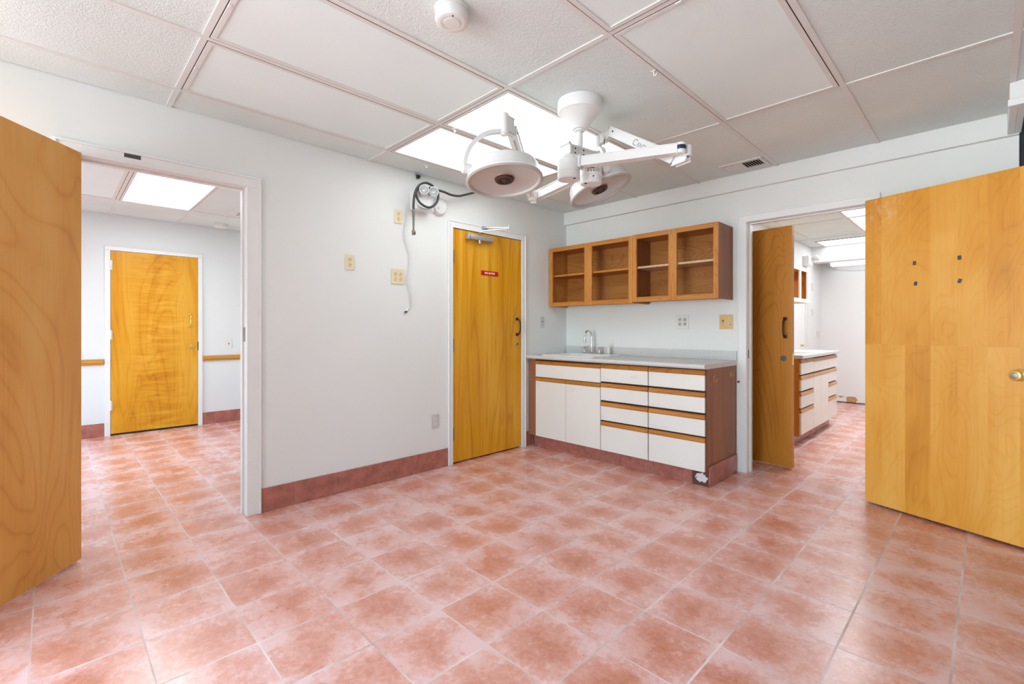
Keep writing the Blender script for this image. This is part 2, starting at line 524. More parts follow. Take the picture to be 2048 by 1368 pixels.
        bmesh.ops.recalc_face_normals(t, faces=t.faces)
        return self._add(t)

    def loops(self, loops, cap0=False, cap1=True):
        t = bmesh.new()
        R = [[t.verts.new(p) for p in lp] for lp in loops]
        n = len(R[0])
        for A, B in zip(R[:-1], R[1:]):
            for j in range(n):
                t.faces.new((A[j], A[(j + 1) % n], B[(j + 1) % n], B[j]))
        if cap0:
            t.faces.new(R[0])
        if cap1:
            t.faces.new(R[-1])
        bmesh.ops.recalc_face_normals(t, faces=t.faces)
        return self._add(t)

    def poly(self, pts, depth_vec):
        t = bmesh.new()
        a = [t.verts.new(p) for p in pts]
        b = [t.verts.new(Vector(p) + Vector(depth_vec)) for p in pts]
        t.faces.new(a); t.faces.new(b)
        n = len(a)
        for i in range(n):
            t.faces.new((a[i], a[(i + 1) % n], b[(i + 1) % n], b[i]))
        bmesh.ops.recalc_face_normals(t, faces=t.faces)
        return self._add(t)

    def build(self, name, m, parent=None, smooth=None):
        me = bpy.data.meshes.new(name)
        self.bm.to_mesh(me)
        self.bm.free()
        me.materials.append(m)
        if smooth is not None:
            for p in me.polygons:
                p.use_smooth = True
            me.set_sharp_from_angle(angle=radians(smooth))
        o = bpy.data.objects.new(name, me)
        COL.objects.link(o)
        if parent is not None:
            o.parent = parent
        return o


def rrect(cx, cy, w, h, r, z, n=6):
    pts = []
    for qx, qy, a0 in ((1, 1, 0), (-1, 1, pi / 2), (-1, -1, pi), (1, -1, 3 * pi / 2)):
        for i in range(n + 1):
            a = a0 + (pi / 2) * i / n
            pts.append((cx + qx * (w / 2 - r) + r * cos(a), cy + qy * (h / 2 - r) + r * sin(a), z))
    return pts


def box(name, m, parent, *b, bevel=0.0, seg=2):
    return MB().box(*b, bevel=bevel, seg=seg).build(name, m, parent)


def tag(o, label=None, cat=None, group=None, kind=None):
    if label: o['label'] = label
    if cat: o['category'] = cat
    if group: o['group'] = group
    if kind: o['kind'] = kind
    return o


def thing(name, label, cat, loc=(0, 0, 0), rz=0.0, group=None):
    o = bpy.data.objects.new(name, None)
    o.empty_display_size = 0.05
    COL.objects.link(o)
    o.location = loc
    o.rotation_euler = (0, 0, rz)
    return tag(o, label, cat, group)


def struct(name, mb, m, label=None, cat=None, smooth=None):
    o = mb.build(name, m, None, smooth)
    return tag(o, label, cat, None, 'structure')


def text_mesh(name, body, size, m, parent, loc, rot, extrude=0.0006, shear=0.0, space=1.0, bold=0.0):
    cu = bpy.data.curves.new(name, 'FONT')
    cu.body = body
    cu.size = size
    cu.extrude = extrude
    cu.shear = shear
    cu.offset = bold
    cu.space_character = space
    cu.align_x = 'CENTER'
    cu.align_y = 'CENTER'
    tmp = bpy.data.objects.new(name + '_curve', cu)
    COL.objects.link(tmp)
    bpy.context.view_layer.update()
    dg = bpy.context.evaluated_depsgraph_get()
    me = bpy.data.meshes.new_from_object(tmp.evaluated_get(dg))
    bpy.data.objects.remove(tmp)
    bpy.data.curves.remove(cu)
    me.materials.clear()
    me.materials.append(m)
    o = bpy.data.objects.new(name, me)
    o.location = loc
    o.rotation_euler = rot
    COL.objects.link(o)
    o.parent = parent
    return o


H = 2.415                     # ceiling height
RZ = pi / 2                   # turns wall-local axes (x right, -y out of the wall) onto walls that face +X

# ================================================================== THE SETTING
struct('floor', MB().box(-3.75, 4.9, -8.6, 5.3, -0.12, 0.0), M['floor'], 'terracotta tile floor running through all three rooms', 'floor')

# left wall of the main room, with the open doorway and the closed door
w = MB()
w.box(-0.12, 0, -8.52, WIL['y0'], 0, 2.6).box(-0.12, 0, WIL['y1'], -3.925, 0, 2.6)
w.box(-0.12, 0, WIL['y0'], WIL['y1'], 0, WIL['z0']).box(-0.12, 0, WIL['y0'], WIL['y1'], WIL['z1'], 2.6)
w.box(-0.12, 0, -3.925, -3.138, 2.05, 2.6)
w.box(-0.12, 0, -3.138, -1.553, 0, 2.6)
w.box(-0.12, 0, -1.553, -0.704, 2.04, 2.6)
w.box(-0.12, 0, -0.704, 0.12, 0, 2.6)
struct('wall_left', w, M['wall'], 'white wall with the open left doorway and the no entry door', 'wall')
# far wall with the cabinets and the right doorway
w = MB()
w.box(0, 1.862, 0, 0.12, 0, 2.6)
w.box(1.862, 2.641, 0, 0.12, 2.032, 2.6)
w.box(2.641, 3.353, 0, 0.12, 0, 2.6)
w.box(3.353, 3.75, 0.05, 0.12, 0, 2.6)
w.box(3.75, 4.82, 0, 0.12, 0, 2.6)
struct('wall_far', w, M['wall'], 'white wall behind the cabinets with the right doorway', 'wall')
struct('wall_right', MB().box(4.7, 4.82, -8.52, 0, 0, 2.6), M['grey_wall'], 'unseen side wall, greyed to cut bounced light', 'wall')
struct('wall_light_block', MB().box(-0.9, -0.121, -1.595, 0.12, 0, 2.6), M['gap'], 'added black block stopping light leaks behind the no entry door', 'wall')  # black block added to keep sky light from leaking under the door
w = MB()
y = WIN['y']
w.box(0, WIN['x0'], y - .12, y, 0, 2.6).box(WIN['x1'], 4.7, y - .12, y, 0, 2.6)
w.box(WIN['x0'], WIN['x1'], y - .12, y, 0, WIN['z0']).box(WIN['x0'], WIN['x1'], y - .12, y, WIN['z1'], 2.6)
struct('wall_back', w, M['wall'], 'white wall with the added window behind the camera', 'wall')
w = MB()
for i in range(4):
    x = WIN['x0'] + (WIN['x1'] - WIN['x0']) * i / 3
    w.box(x - .025, x + .025, y - .09, y - .04, WIN['z0'], WIN['z1'])
w.box(WIN['x0'], WIN['x1'], y - .09, y - .04, WIN['z0'], WIN['z0'] + .05).box(WIN['x0'], WIN['x1'], y - .09, y - .04, WIN['z1'] - .05, WIN['z1'])
struct('added_window_1', w, M['trim'], 'white frame of the unseen window added behind the camera', 'window')

w = MB()
for i in range(4):
    yy = WIL['y0'] + (WIL['y1'] - WIL['y0']) * i / 3
    w.box(-.09, -.04, yy - .025, yy + .025, WIL['z0'], WIL['z1'])
w.box(-.09, -.04, WIL['y0'], WIL['y1'], WIL['z0'], WIL['z0'] + .05).box(-.09, -.04, WIL['y0'], WIL['y1'], WIL['z1'] - .05, WIL['z1'])
struct('added_window_2', w, M['trim'], 'white frame of the unseen window added in the left wall', 'window')

# ceiling slab of the main room (a narrow shadow gap runs along the walls)
struct('ceiling', MB().box(0.006, 4.7, -8.4, -0.042, H + .004, H + .18), M['ceil'], 'textured drop ceiling of the main room', 'ceiling')
T = [0.2675 + 0.6096 * i for i in range(8)]           # grid lines parallel to the left wall
Lr = [-2.3187 + 1.2192 * j for j in (-2, -1, 0, 1)]   # grid lines square to it
g = MB()
gw = 0.0125
for x in T:
    if x < 4.68:
        g.box(x - gw, x + gw, -8.4, -0.042, H - .0015, H + .004)
for yy in Lr:
    g.box(0.003, 4.7, yy - gw, yy + gw, H - .001, H + .004)
struct('trim_1', g, M['grid'], 'metal grid of the main drop ceiling', 'ceiling grid')
# box beam along the top of the far wall
struct('trim_2', MB().box(0.0, 3.353, -0.038, 0.0, 2.288, 2.6), M['wall'], 'shallow box beam along the top of the far wall', 'beam')

# rooms beyond: left
w = MB()
w.box(-3.60, -3.48, -5.3, -1.6, 0, 2.6)
struct('wall_left_room', w, M['wall_soft'], 'white end wall of the left room around its door', 'wall')
struct('wall_left_room_side', MB().box(-3.48, -0.12, -1.72, -1.6, 0, 2.6), M['wall_soft'], 'white right side wall of the left room', 'wall')
w = MB()
w.box(-3.48, -2.95, -5.3, -5.18, 0, 2.6).box(-1.55, -0.12, -5.3, -5.18, 0, 2.6).box(-2.95, -1.55, -5.3, -5.18, 0, 0.3).box(-2.95, -1.55, -5.3, -5.18, 1.45, 2.6)
struct('wall_left_room_window', w, M['wall_white'], 'white wall of the left room with an added window, hidden by the open door', 'wall')
w = MB()
for x in (-2.925, -2.25, -1.575):
    w.box(x - .025, x + .025, -5.26, -5.22, 0.3, 1.45)
w.box(-2.95, -1.55, -5.26, -5.22, 0.3, 0.35).box(-2.95, -1.55, -5.26, -5.22, 1.40, 1.45)
struct('added_window_3', w, M['trim'], 'white frame of the unseen window added to light the left room', 'window')  # unseen window added to bring daylight into the left room
struct('ceiling_left_room', MB().box(-3.474, -0.12, -5.18, -1.72, H + .004, H + .18), M['ceil'], 'drop ceiling of the left room', 'ceiling')
g = MB()
for x in (-2.705, -1.486):
    g.box(x - gw, x + gw, -5.18, -1.72, H - .001, H + .004)
for yy in (-4.774, -4.164, -3.555, -2.945, -2.335):
    g.box(-3.48, -0.12, yy - gw, yy + gw, H - .0015, H + .004)
g.box(-2.705, -1.486, -2.64 - gw, -2.64 + gw, H - .001, H + .004)
struct('trim_3', g, M['grid'], 'metal grid of the left room ceiling', 'ceiling grid')
# rooms beyond: right
struct('wall_right_room_left', MB().box(1.18, 1.30, 0.12, 5.07, 0, 2.6), M['wall_white'], 'white side wall of the right room behind its counter', 'wall')
struct('wall_right_room_far', MB().box(1.30, 3.7, 4.95, 5.07, 0, 2.6), M['wall_white'], 'white end wall of the right room', 'wall')
struct('wall_right_room_right', MB().box(3.58, 3.7, 0.12, 4.95, 0, 2.6), M['wall_white'], 'white right wall of the right room', 'wall')
struct('ceiling_right_room', MB().box(1.306, 3.58, 0.12, 4.95, H + .004, H + .18), M['ceil'], 'drop ceiling of the right room', 'ceiling')
g = MB()
for x in (1.465, 2.09, 2.70, 3.31):
    g.box(x - gw, x + gw, 0.12, 4.36, H - .001, H + .004)
for yy in (1.17, 2.385, 3.578):
    g.box(1.30, 3.58, yy - gw, yy + gw, H - .0015, H + .004)
struct('trim_4', g, M['grid'], 'metal grid of the right room ceiling', 'ceiling grid')
struct('trim_5', MB().box(1.30, 3.58, 4.36, 4.58, 2.185, H + .004), M['wall_white'], 'white dropped beam at the end of the right room', 'beam')

# door casings
def casing(name, axis, a0, a1, i0, i1, ztop, zin, label, out=0.014, stop=True, leftside=True):
    """casing round an opening: a0/a1 outer, i0/i1 inner edges"""
    m = MB()
    def bb(u0, u1, d0, d1, z0, z1, bv=0.003):
        if axis == 'A':
            m.box(d0, d1, u0, u1, z0, z1, bevel=bv)
        else:
            m.box(u0, u1, -d1, -d0, z0, z1, bevel=bv)
    bb(a0, i0, 0.0005, out, 0.0005, zin, .002)
    bb(i1, a1, 0.0005, out, 0.0005, zin, .002)
    bb(a0 + .001, a1 - .001, 0.0005, out - .0004, zin, ztop, .001)
    # raised outer bead
    bb(a0 - .0006, a0 + .012, 0.0005, out + .006, 0.0005, ztop - .0125)
    bb(a1 - .012, a1 + .0006, 0.0005, out + .006, 0.0005, ztop - .0125)
    bb(a0 - .0006, a1 + .0006, 0.0005, out + .006, ztop - .0122, ztop + .001)
    if stop:
        for u0, u1 in ((i0 - .004, i0 + .010), (i1 - .010, i1 + .004)):
            bb(u0, u1, -0.095, -0.055, 0.0005, zin + .0038, 0.0)
        bb(i0 + .0105, i1 - .0105, -0.0946, -0.0554, zin - .010, zin + .0035, 0.0)
        for u0, u1 in ((i0 - .006, i0 + .001), (i1 - .001, i1 + .006)):
            bb(u0, u1, -0.12, 0.002, 0.0005, zin + .004, 0.001)
        bb(i0 + .0012, i1 - .0012, -0.1198, 0.0018, zin - .001, zin + .0058, 0.0)
    return struct(name, m, M['trim'], label, 'door frame')

tr = casing('trim_6', 'A', -3.999, -3.063, -3.921, -3.143, 2.112, 2.046, 'white casing around the open left doorway')
sp = MB().box(-0.052, -0.022, -3.1450, -3.1438, 1.085, 1.175, bevel=0.0004).build('strike_plate', M['steel'], tr)
sp['label'] = 'dark metal strike plate'
tp = MB().box(0.0142, 0.0152, -3.732, -3.662, 2.079, 2.101).build('tape_strip', M['tape'], tr)
tp['label'] = 'torn dark tape strip on the head of the casing'
casing('trim_7', 'A', -1.600, -0.653, -1.551, -0.706, 2.098, 2.036, 'white casing around the no entry door', stop=False)
tr = casing('trim_8', 'B', 1.787, 2.716, 1.860, 2.643, 2.088, 2.026, 'white casing around the right doorway')
sp = MB().box(1.8612, 1.8622, 0.018, 0.046, 0.925, 0.995, bevel=0.0003).build('strike_plate', M['steel'], tr)

# casing, rail and tile base in the left room
m = MB()
X = -3.4795
m.box(X, X + .016, -3.602, -3.553, 0.0005, 2.0215, bevel=.002).box(X, X + .016, -2.747, -2.700, 0.0005, 2.0215, bevel=.002).box(X, X + .0155, -3.602, -2.700, 2.022, 2.066, bevel=.002)
struct('trim_9', m, M['trim'], 'white casing around the door of the left room', 'door frame')
for i, (y0, y1) in enumerate(((-5.18, -3.604), (-2.698, -1.721))):
    r = MB().box(X, X + .02, y0, y1, .775, .838, bevel=.005).box(X + .01, X + .03, y0 + .0005, y1 - .0005, .797, .818, bevel=.005)
    struct('trim_10' if i == 0 else 'trim_11', r, M['rail_wood'], 'wooden chair rail %s of the door in the left room' % ('left', 'right')[i], 'chair rail')


def tile_base(name, axis, fixed, spans, h, label, th=0.009):
    """row of base tiles (one mesh) and its grout bed (a child)"""
    m = MB(); gr = MB()
    for u0, u1 in spans:
        if axis == 'A':
            m.box(fixed + .0005, fixed + th, u0 + .002, u1 - .002, 0.003, h, bevel=.0025)
            gr.box(fixed + .0003, fixed + th - .003, u0, u1, 0.0005, h - .003)
        else:
            m.box(u0 + .002, u1 - .002, fixed - th, fixed - .0005, 0.003, h, bevel=.0025)
            gr.box(u0, u1, fixed - th + .003, fixed - .0003, 0.0005, h - .003)
    o = struct(name, m, M['base_tile'], label, 'baseboard')
    gr.build('grout', M['base_grout'], o)
    return o

tile_base('baseboard_left', 'A', 0, [(-3.061, -2.850), (-2.850, -2.545), (-2.545, -2.246), (-2.246, -1.938), (-1.938, -1.645), (-1.645, -1.602)], 0.152, 'terracotta tile baseboard between the left doorway and the no entry door')
tile_base('baseboard_corner', 'A', 0, [(-0.650, -0.556)], 0.146, 'short terracotta tile baseboard between the no entry door and the cabinet')
tile_base('baseboard_left_room', 'A', -3.4795, [(-4.7, -4.4), (-4.4, -4.1), (-4.1, -3.8), (-3.8, -3.604)], 0.145, 'terracotta tile baseboard left of the door in the left room')
tile_base('baseboard_left_room_right', 'A', -3.4795, [(-2.698, -2.56), (-2.56, -2.26), (-2.26, -1.96), (-1.96, -1.722)], 0.145, 'terracotta tile baseboard right of the door in the left room')
tile_base('baseboard_far', 'B', 0, [(2.72, 3.02), (3.02, 3.32)], 0.146, 'terracotta tile baseboard behind the right door')
m = MB().box(1.95, 3.58, 4.938, 4.9495, 0.012, 0.125, bevel=.002).box(1.305, 1.95, 4.938, 4.9495, 0.012, 0.125, bevel=.002)
bb_ = struct('baseboard_right_room', m, M['trim'], 'white baseboard with torn tan patches in the right room', 'baseboard')
for k_, pts in enumerate(([(1.655, .013), (1.650, .075), (1.662, .098), (1.700, .100), (1.742, .102), (1.772, .098), (1.790, .065), (1.800, .045), (1.778, .040), (1.776, .014)],
                          [(1.540, .104), (1.610, .098), (1.632, .095), (1.600, .085), (1.582, .072), (1.562, .075)])):
    MB().poly([(a, 4.9375, b) for a, b in pts], (0, -0.0008, 0)).build('torn_patch', M['tan_patch'], bb_)['label'] = 'torn tan patch'
tag(MB().box(1.305, 3.58, 4.93, 4.9495, 0.0006, 0.011).build('shadow_joint', M['gap'], bb_), None)

# white ceiling box with a ledge at the right edge, black panel below it
m = MB()
m.box(3.305, 3.335, -0.50, -0.0385, 2.292, H + .003, bevel=.002)
m.box(3.305, 4.3, -0.53, -0.50, 2.292, H + .003, bevel=.002)
m.box(3.298, 4.3, -0.552, -0.525, 2.290, 2.325, bevel=.003)
m.box(3.335, 4.3, -0.50, -0.0385, 2.385, 2.40)
m.box(3.335, 3.36, -0.50, -0.0385, 2.292, 2.302)
struct('trim_12', m, M['trim'], 'white ceiling box with a ledge at the right edge', 'valance')
p = MB()
for i in range(10):
    x = 3.357 + i * .0385
    p.box(x, x + .036, 0.012 + .010 * (i % 2), 0.03 + .010 * (i % 2), 0.01, 2.40, bevel=.004)
tag(p.build('black_panel', M['curtain']), 'black upright panel at the right edge under the white ceiling box', 'panel')


# ================================================================== CEILING LIGHTS
def ceiling_light(x0, x1, y0, y1, lens, label, group, gapside=True):
    cx, cy = (x0 + x1) / 2, (y0 + y1) / 2
    o = thing('ceiling_light', label, 'ceiling light', (cx, cy, H), 0, group)
    hx, hy = (x1 - x0) / 2, (y1 - y0) / 2
    f = MB()
    e = 0.022
    z0, z1 = -0.003, 0.0035
    for b in ((-hx, -hx + e, -hy, hy), (hx - e, hx, -hy, hy), (-hx + e, hx - e, -hy, -hy + e), (-hx + e, hx - e, hy - e, hy)):
        f.box(b[0], b[1], b[2], b[3], z0, z1, bevel=.0012)
    f.build('frame', M['fixture'], o)
    d = MB()
    q = .0016
    for b in ((-hx - q * 2, -hx, -hy, hy), (hx, hx + q * 2, -hy, hy), (-hx, hx, -hy - q * 2, -hy), (-hx, hx, hy, hy + q * 2)):
        d.box(b[0], b[1], b[2], b[3], -0.0018, 0.0035)
    d.build('frame_gap', M['gap'], o)  # black strips painting the shadow line around the frame
    MB().box(-hx + e - .001, hx - e + .001, -hy + e - .001, hy - e + .001, 0.0012, 0.0035).build('diffuser', lens, o)
    # hinge clip on the frame
    MB().box(-.012, .012, -hy + .002, -hy + .014, -0.006, -0.002, bevel=.001).build('latch', M['fixture'], o)
    return o

i_ = gw + .0035
def cell(ix, jy):
    return T[ix] + i_, T[ix + 1] - i_, Lr[jy] + i_, Lr[jy + 1] - i_
ceiling_light(*cell(0, 2), M['lit'], 'lit panel light nearest the no entry door wall', 'lit panels over the room')
ceiling_light(*cell(1, 2), M['lit'], 'lit panel light between the two ceiling bars, beside the surgical light canopy', 'lit panels over the room')
ceiling_light(*cell(0, 1), M['lens'], 'unlit panel light closest to the left wall above the doorway', 'unlit panels')
ceiling_light(*cell(1, 1), M['lens'], 'unlit panel light second from the left wall, cut by the top of the photo', 'unlit panels')
ceiling_light(*cell(3, 2), M['lens'], 'unlit panel light to the right of the surgical light', 'unlit panels')
ceiling_light(*cell(3, 1), M['lens'], 'unlit panel light cut by the top edge right of the smoke detector', 'unlit panels')
ceiling_light(-2.705 + i_, -1.486 - i_, -3.555 + i_, -2.945 - i_, M['lit_l'], 'lit panel light in the left room seen through the doorway', 'panels in the left room')
ceiling_light(-2.705 + i_, -1.486 - i_, -4.164 + i_, -3.555 - i_, M['lens'], 'unlit panel light in the left room beside the lit one', 'panels in the left room')
ceiling_light(2.09 + i_, 2.70 - i_, 1.17 + i_, 2.385 - i_, M['lit_r'], 'lit panel light nearest the doorway in the right room', 'panels in the right room')
ceiling_light(2.09 + i_, 2.70 - i_, 2.385 + i_, 3.578 - i_, M['lit_r'], 'second lit panel light in the right room', 'panels in the right room')
ceiling_light(1.475, 2.69, 3.82, 4.355, M['lit_r2'], 'lit panel light in front of the beam in the right room', 'panels in the right room')

# strip light at the end of the right room
o = thing('strip_light', 'lit strip light hanging below the beam in the right room', 'strip light', (1.50, 4.72, 2.20))
MB().box(0.0, 1.25, -0.10, 0.10, 0.012, 0.05, bevel=.004).build('housing', M['fixture'], o)
MB().loops([[(x, yy, z) for x, yy, z in ((xx, -.10, .012), (xx, .10, .012), (xx, .07, -.055), (xx, -.07, -.055))] for xx in (0.0, 1.25)], True, True).build('diffuser', M['lit_strip'], o)
for xx in (-0.004, 1.25):
    MB().box(xx, xx + .004, -0.102, 0.102, -0.056, 0.05).build('end_cap', M['fixture'], o)
MB().box(-0.12, 1.3, -0.11, 0.11, 0.051, 0.212).build('shade_gap_block', M['gap'], o)  # black block standing in for the shaded gap above the fixture
tag(MB().tube([(1.36, 4.935, 2.19), (1.52, 4.935, 2.11), (1.75, 4.935, 2.08), (2.05, 4.935, 2.07)], .003, 8).build('cable', M['grey_plastic']), 'thin grey cable sagging along the end wall of the right room', 'cable')


# ================================================================== DOORS (leaf is the object, hardware its parts)
def leaf(name, w_, h_, m, loc, rz, label, th=0.044):
    o = MB().box(0, w_, 0, th, 0, h_, bevel=0.0015).build(name, m)
    o.location = loc
    o.rotation_euler = (0, 0, rz)
    return tag(o, label, 'door', None, 'structure')


def pull(parent, x, z, m, h=0.165, sgn=1, label=None, name='pull_handle'):
    """arched pull on two square plates, on the face at local y = 0"""
    d = MB()
    for zz in (z - h / 2 + .012, z + h / 2 - .012):
        d.box(x - .017, x + .017, -.006, 0.0, zz - .013, zz + .013, bevel=.002)
        d.cyl((x, -.004, zz), (x, -.016, zz), .008, .006, 14)
    pts = [(x, -.006, z - h / 2 + .016)] + [(x, -.012 - .036 * sin(pi * t) ** .75, z - (h / 2 - .014) * cos(pi * t)) for t in [i / 10 for i in range(0, 11)]] + [(x, -.006, z + h / 2 - .016)]
    d.tube(pts, .0075, 12, 3)
    r = d.build(name, m, parent, 40)
    if label: r['label'] = label
    return r


def deadbolt(parent, x, z, m, r=.031, turn=True):
    o = MB().lathe([(0, .004), (r, .004), (r, 0.002), (r * .92, -.006), (r * .6, -.008), (0, -.008)], (x, 0, z), (0, 1, 0), 36).build('deadbolt', m, parent, 35)
    if turn:
        MB().box(x - .0075, x + .0075, -.026, -.006, z - .019, z + .019, bevel=.004, mat=Matrix.Translation((x, 0, z)) @ Matrix.Rotation(radians(40), 4, 'Y') @ Matrix.Translation((-x, 0, -z))).build('thumb_turn', m, o, 40)
    else:
        MB().cyl((x, -.0075, z), (x, -.013, z), r * .5, r * .45, 24).build('key_cylinder', M['steel'], o, 40)
    return o


def hinge(parent, z, x=0.0, m=None, h=0.105):
    d = MB()
    d.cyl((x - .003, -.006, z - h / 2), (x - .003, -.006, z + h / 2), .0065, None, 14)
    d.box(x - .012, x + .012, -.003, -.0005, z - h / 2, z + h / 2)
    d.sphere((x - .003, -.006, z + h / 2), .0065, 10).sphere((x - .003, -.006, z - h / 2), .0065, 10)
    return d.build('hinge', m or M['steel'], parent, 40)


# the NO ENTRY door
d1 = leaf('door_1', 0.841, 2.019, M['door_streak'], (0.0015, -1.549, 0.013), RZ, 'closed golden veneer door with a red no entry sign')
pull(d1, 0.782, 1.172, M['bronze'], .175, label='dark bronze pull handle')
deadbolt(d1, 0.779, 1.005, M['brass'], .030, turn=False)
for z in (1.775, 1.01, .25):
    hinge(d1, z, 0.004)
s = MB().box(.322, .532, -.0025, -.0003, 1.641, 1.684, bevel=.0006).build('no_entry_sign', M['red'], d1)
s['label'] = 'red NO ENTRY sign'
text_mesh('lettering', 'NO ENTRY', .0235, M['paper'], s, (.427, -.0028, 1.6625), (pi / 2, 0, 0), .0003, space=1.12, bold=.0007)
c = MB().box(.140, .432, -.052, -.001, 1.944, 1.986, bevel=.005).build('door_closer', M['alu'], d1, 40)
c['label'] = 'aluminium door closer'
MB().box(.134, .160, -.055, -.001, 1.941, 1.989, bevel=.006).build('end_cap', M['alu'], c, 40)
MB().cyl((.285, -.026, 1.925), (.285, -.026, 1.946), .015, .017, 24, .003).sphere((.285, -.026, 1.924), .014, 16).build('pinion_cap', M['chrome'], c, 40)
MB().cyl((.285, -.026, 1.985), (.285, -.026, 2.016), .008, None, 16).build('pinion', M['steel'], c, 40)
MB().tube([(.285, -.026, 2.012), (.295, -.035, 2.026), (.325, -.06, 2.033), (.470, -.212, 2.050)], .0055, 10, 4, flat=(.005, .016, (0, 0, 1))).build('closer_arm', M['chrome'], c, 40)
MB().cyl((.470, -.212, 2.044), (.470, -.212, 2.082), .007, None, 14, .001).build('elbow_joint', M['chrome'], c, 40)
MB().tube([(.470, -.212, 2.062), (.352, -.034, 2.070)], .0045, 10, 0).build('closer_forearm', M['chrome'], c, 40)
MB().box(.315, .385, -.024, -.0155, 2.053, 2.083, bevel=.002).cyl((.352, -.018, 2.070), (.352, -.042, 2.070), .011, .009, 18, .001).build('closer_shoe', M['alu'], c, 40)

# pale door standing open at the left edge
ang = math.atan2(-0.259, 0.325)
d2 = leaf('door_2', 0.775, 2.032, M['door_pale'], (0.048, -3.9, 0.015), ang, 'pale maple door standing open at the left edge of the photo')
d2.data.transform(Matrix.Translation((0, -0.044, 0)))          # the seen face is local +y
for z in (1.80, .25):
    MB().cyl((-.004, -.04, z - .05), (-.004, -.04, z + .05), .0065, None, 14).build('hinge', M['steel'], d2, 40)
knob = MB().lathe([(0, 0), (.033, 0), (.033, .004), (.014, .010), (.012, .030), (.026, .040), (.029, .052), (.024, .062), (0, .065)], (.715, 0.0, .91), (0, 1, 0), 32).build('door_knob', M['brass'], d2, 40)

# big pieced-veneer door standing open on the right
ang = math.atan2(-0.328, 0.945)
d3 = leaf('door_3', 0.795, 2.007, M['door_pieced'], (2.649, -0.117, 0.015), ang, 'large pieced veneer door standing open at the right edge')
for x, z, a in ((.275, 1.556, 0), (.281, 1.429, 8), (.490, 1.560, -4), (.491, 1.426, 20)):
    MB().box(-.0085, .0085, -.0012, -.0002, -.0125, .0125, mat=Matrix.Translation((x, 0, z)) @ Matrix.Rotation(radians(a), 4, 'Y')).build('tape_square', M['tape'], d3)['label'] = 'dark tape square'
kn = MB().lathe([(0, .001), (.034, .001), (.0335, -.004), (.024, -.009), (.014, -.012), (.0125, -.028), (.020, -.036), (.0275, -.045), (.028, -.053), (.023, -.061), (.016, -.063)], (.737, 0, .907), (0, 1, 0), 40).build('door_knob', M['brass'], d3, 40)
MB().lathe([(.0165, -.063), (.0165, -.0645), (.010, -.066), (0, -.066)], (.737, 0, .907), (0, 1, 0), 28).box(.7358, .7382, -.0672, -.0655, .902, .912).build('key_cylinder', M['steel'], kn, 40)
MB().lathe([(0, .043), (.034, .043), (.033, .048), (.014, .056), (.0125, .075), (.0275, .09), (.026, .105), (0, .108)], (.737, 0, .907), (0, 1, 0), 32).build('door_knob', M['brass'], d3, 40)
for z in (1.78, .25):
    MB().cyl((-.006, .05, z - .05), (-.006, .05, z + .05), .0065, None, 14).build('hinge', M['steel'], d3, 40)

# brown door in the right room, its free edge towards us
ang = math.atan2(0.357 - 0.433, 2.091 - 1.307)
d4 = leaf('door_4', 0.787, 2.010, M['door_brown'], (1.307, 0.433, 0.012), ang, 'brown veneer door just inside the right doorway')
pull(d4, .737, 1.163, M['bronze'], .175, label='dark bronze pull handle')
MB().lathe([(0, -.0006), (.024, -.0006), (.024, -.0001), (0, -.0001)], (.722, 0, .906), (0, 1, 0), 28).build('lock_bore', M['hole'], d4)['label'] = 'grey bored hole for a missing lock'
MB().box(.7868, .7878, .010, .034, .855, .955).build('latch_plate', M['brass'], d4)

# door at the end of the left room
d5 = leaf('door_5', 0.798, 1.998, M['door_curl'], (-3.464, -3.549, 0.020), RZ, 'closed golden curly veneer door in the left room', th=0.0145)
pull(d5, .722, 1.245, M['brass'], .165, label='brass pull handle')
deadbolt(d5, .730, .938, M['brass'], .034)
for z in (1.84, 1.08, .31):
    hinge(d5, z, 0.0, M['trim'], .10)
MB().box(.7985, .806, -.001, .010, .885, .990).build('latch_plate', M['gap'], d5)
MB().box(-.04, .84, .000, .0135, -.0185, -.002).build('bottom_gap', M['gap'], d5)


# ================================================================== WALL CABINETS
def upper_cabinet(x0, x1, z0, z1, stiles, label, depth=0.30, wide=0.04, railb=0.042, railt=0.04):
    o = thing('wall_cabinet', label, 'wall cabinet', (x0, -0.001, z0), 0, 'open oak wall cabinets')
    w_ = x1 - x0; h_ = z1 - z0; d_ = depth
    th = .014
    for xx in (0, w_ - th):
        MB().box(xx, xx + th, -d_ + .018, 0, 0, h_).build('side_panel', M['side_brown'] if label.startswith('right') else M['oak_v'], o)
    MB().box(th, w_ - th, -d_ + .018, 0, .012, .026).build('bottom_panel', M['oak_panel'], o)
    MB().box(th, w_ - th, -d_ + .018, 0, h_ - .03, h_ - .016).build('top_panel', M['oak_panel'], o)
    MB().box(th, w_ - th, -.008, 0, .026, h_ - .03).build('back_panel', M['oak_panel'], o)
    for a, b in stiles:
        MB().box(a - x0, b - x0, -d_, -d_ + .018, 0.0, h_, bevel=.0015).build('stile', M['oak_v'], o)
    for (a0, a1), (b0, b1) in zip(stiles[:-1], stiles[1:]):
        for r0, r1 in ((0.0, railb), (h_ - railt, h_)):
            MB().box(a1 - x0 + .0003, b0 - x0 - .0003, -d_ + .0004, -d_ + .018, r0, r1, bevel=.0012).build('rail', M['oak_h'], o)
    zs = 1.702 - z0
    s = MB().box(th + .002, w_ - th - .002, -d_ + .024, -.009, zs, zs + .017, bevel=.001)
    s.build('shelf', M['oak_pull'] if not label.startswith('right') else M['shelf_pale'], o)
    for px in (0.36, 0.44):
        MB().cyl((w_ * px, -.0082, h_ - .075), (w_ * px, -.0095, h_ - .075), .004, None, 10).build('screw', M['dark_gap'], o)
    return o

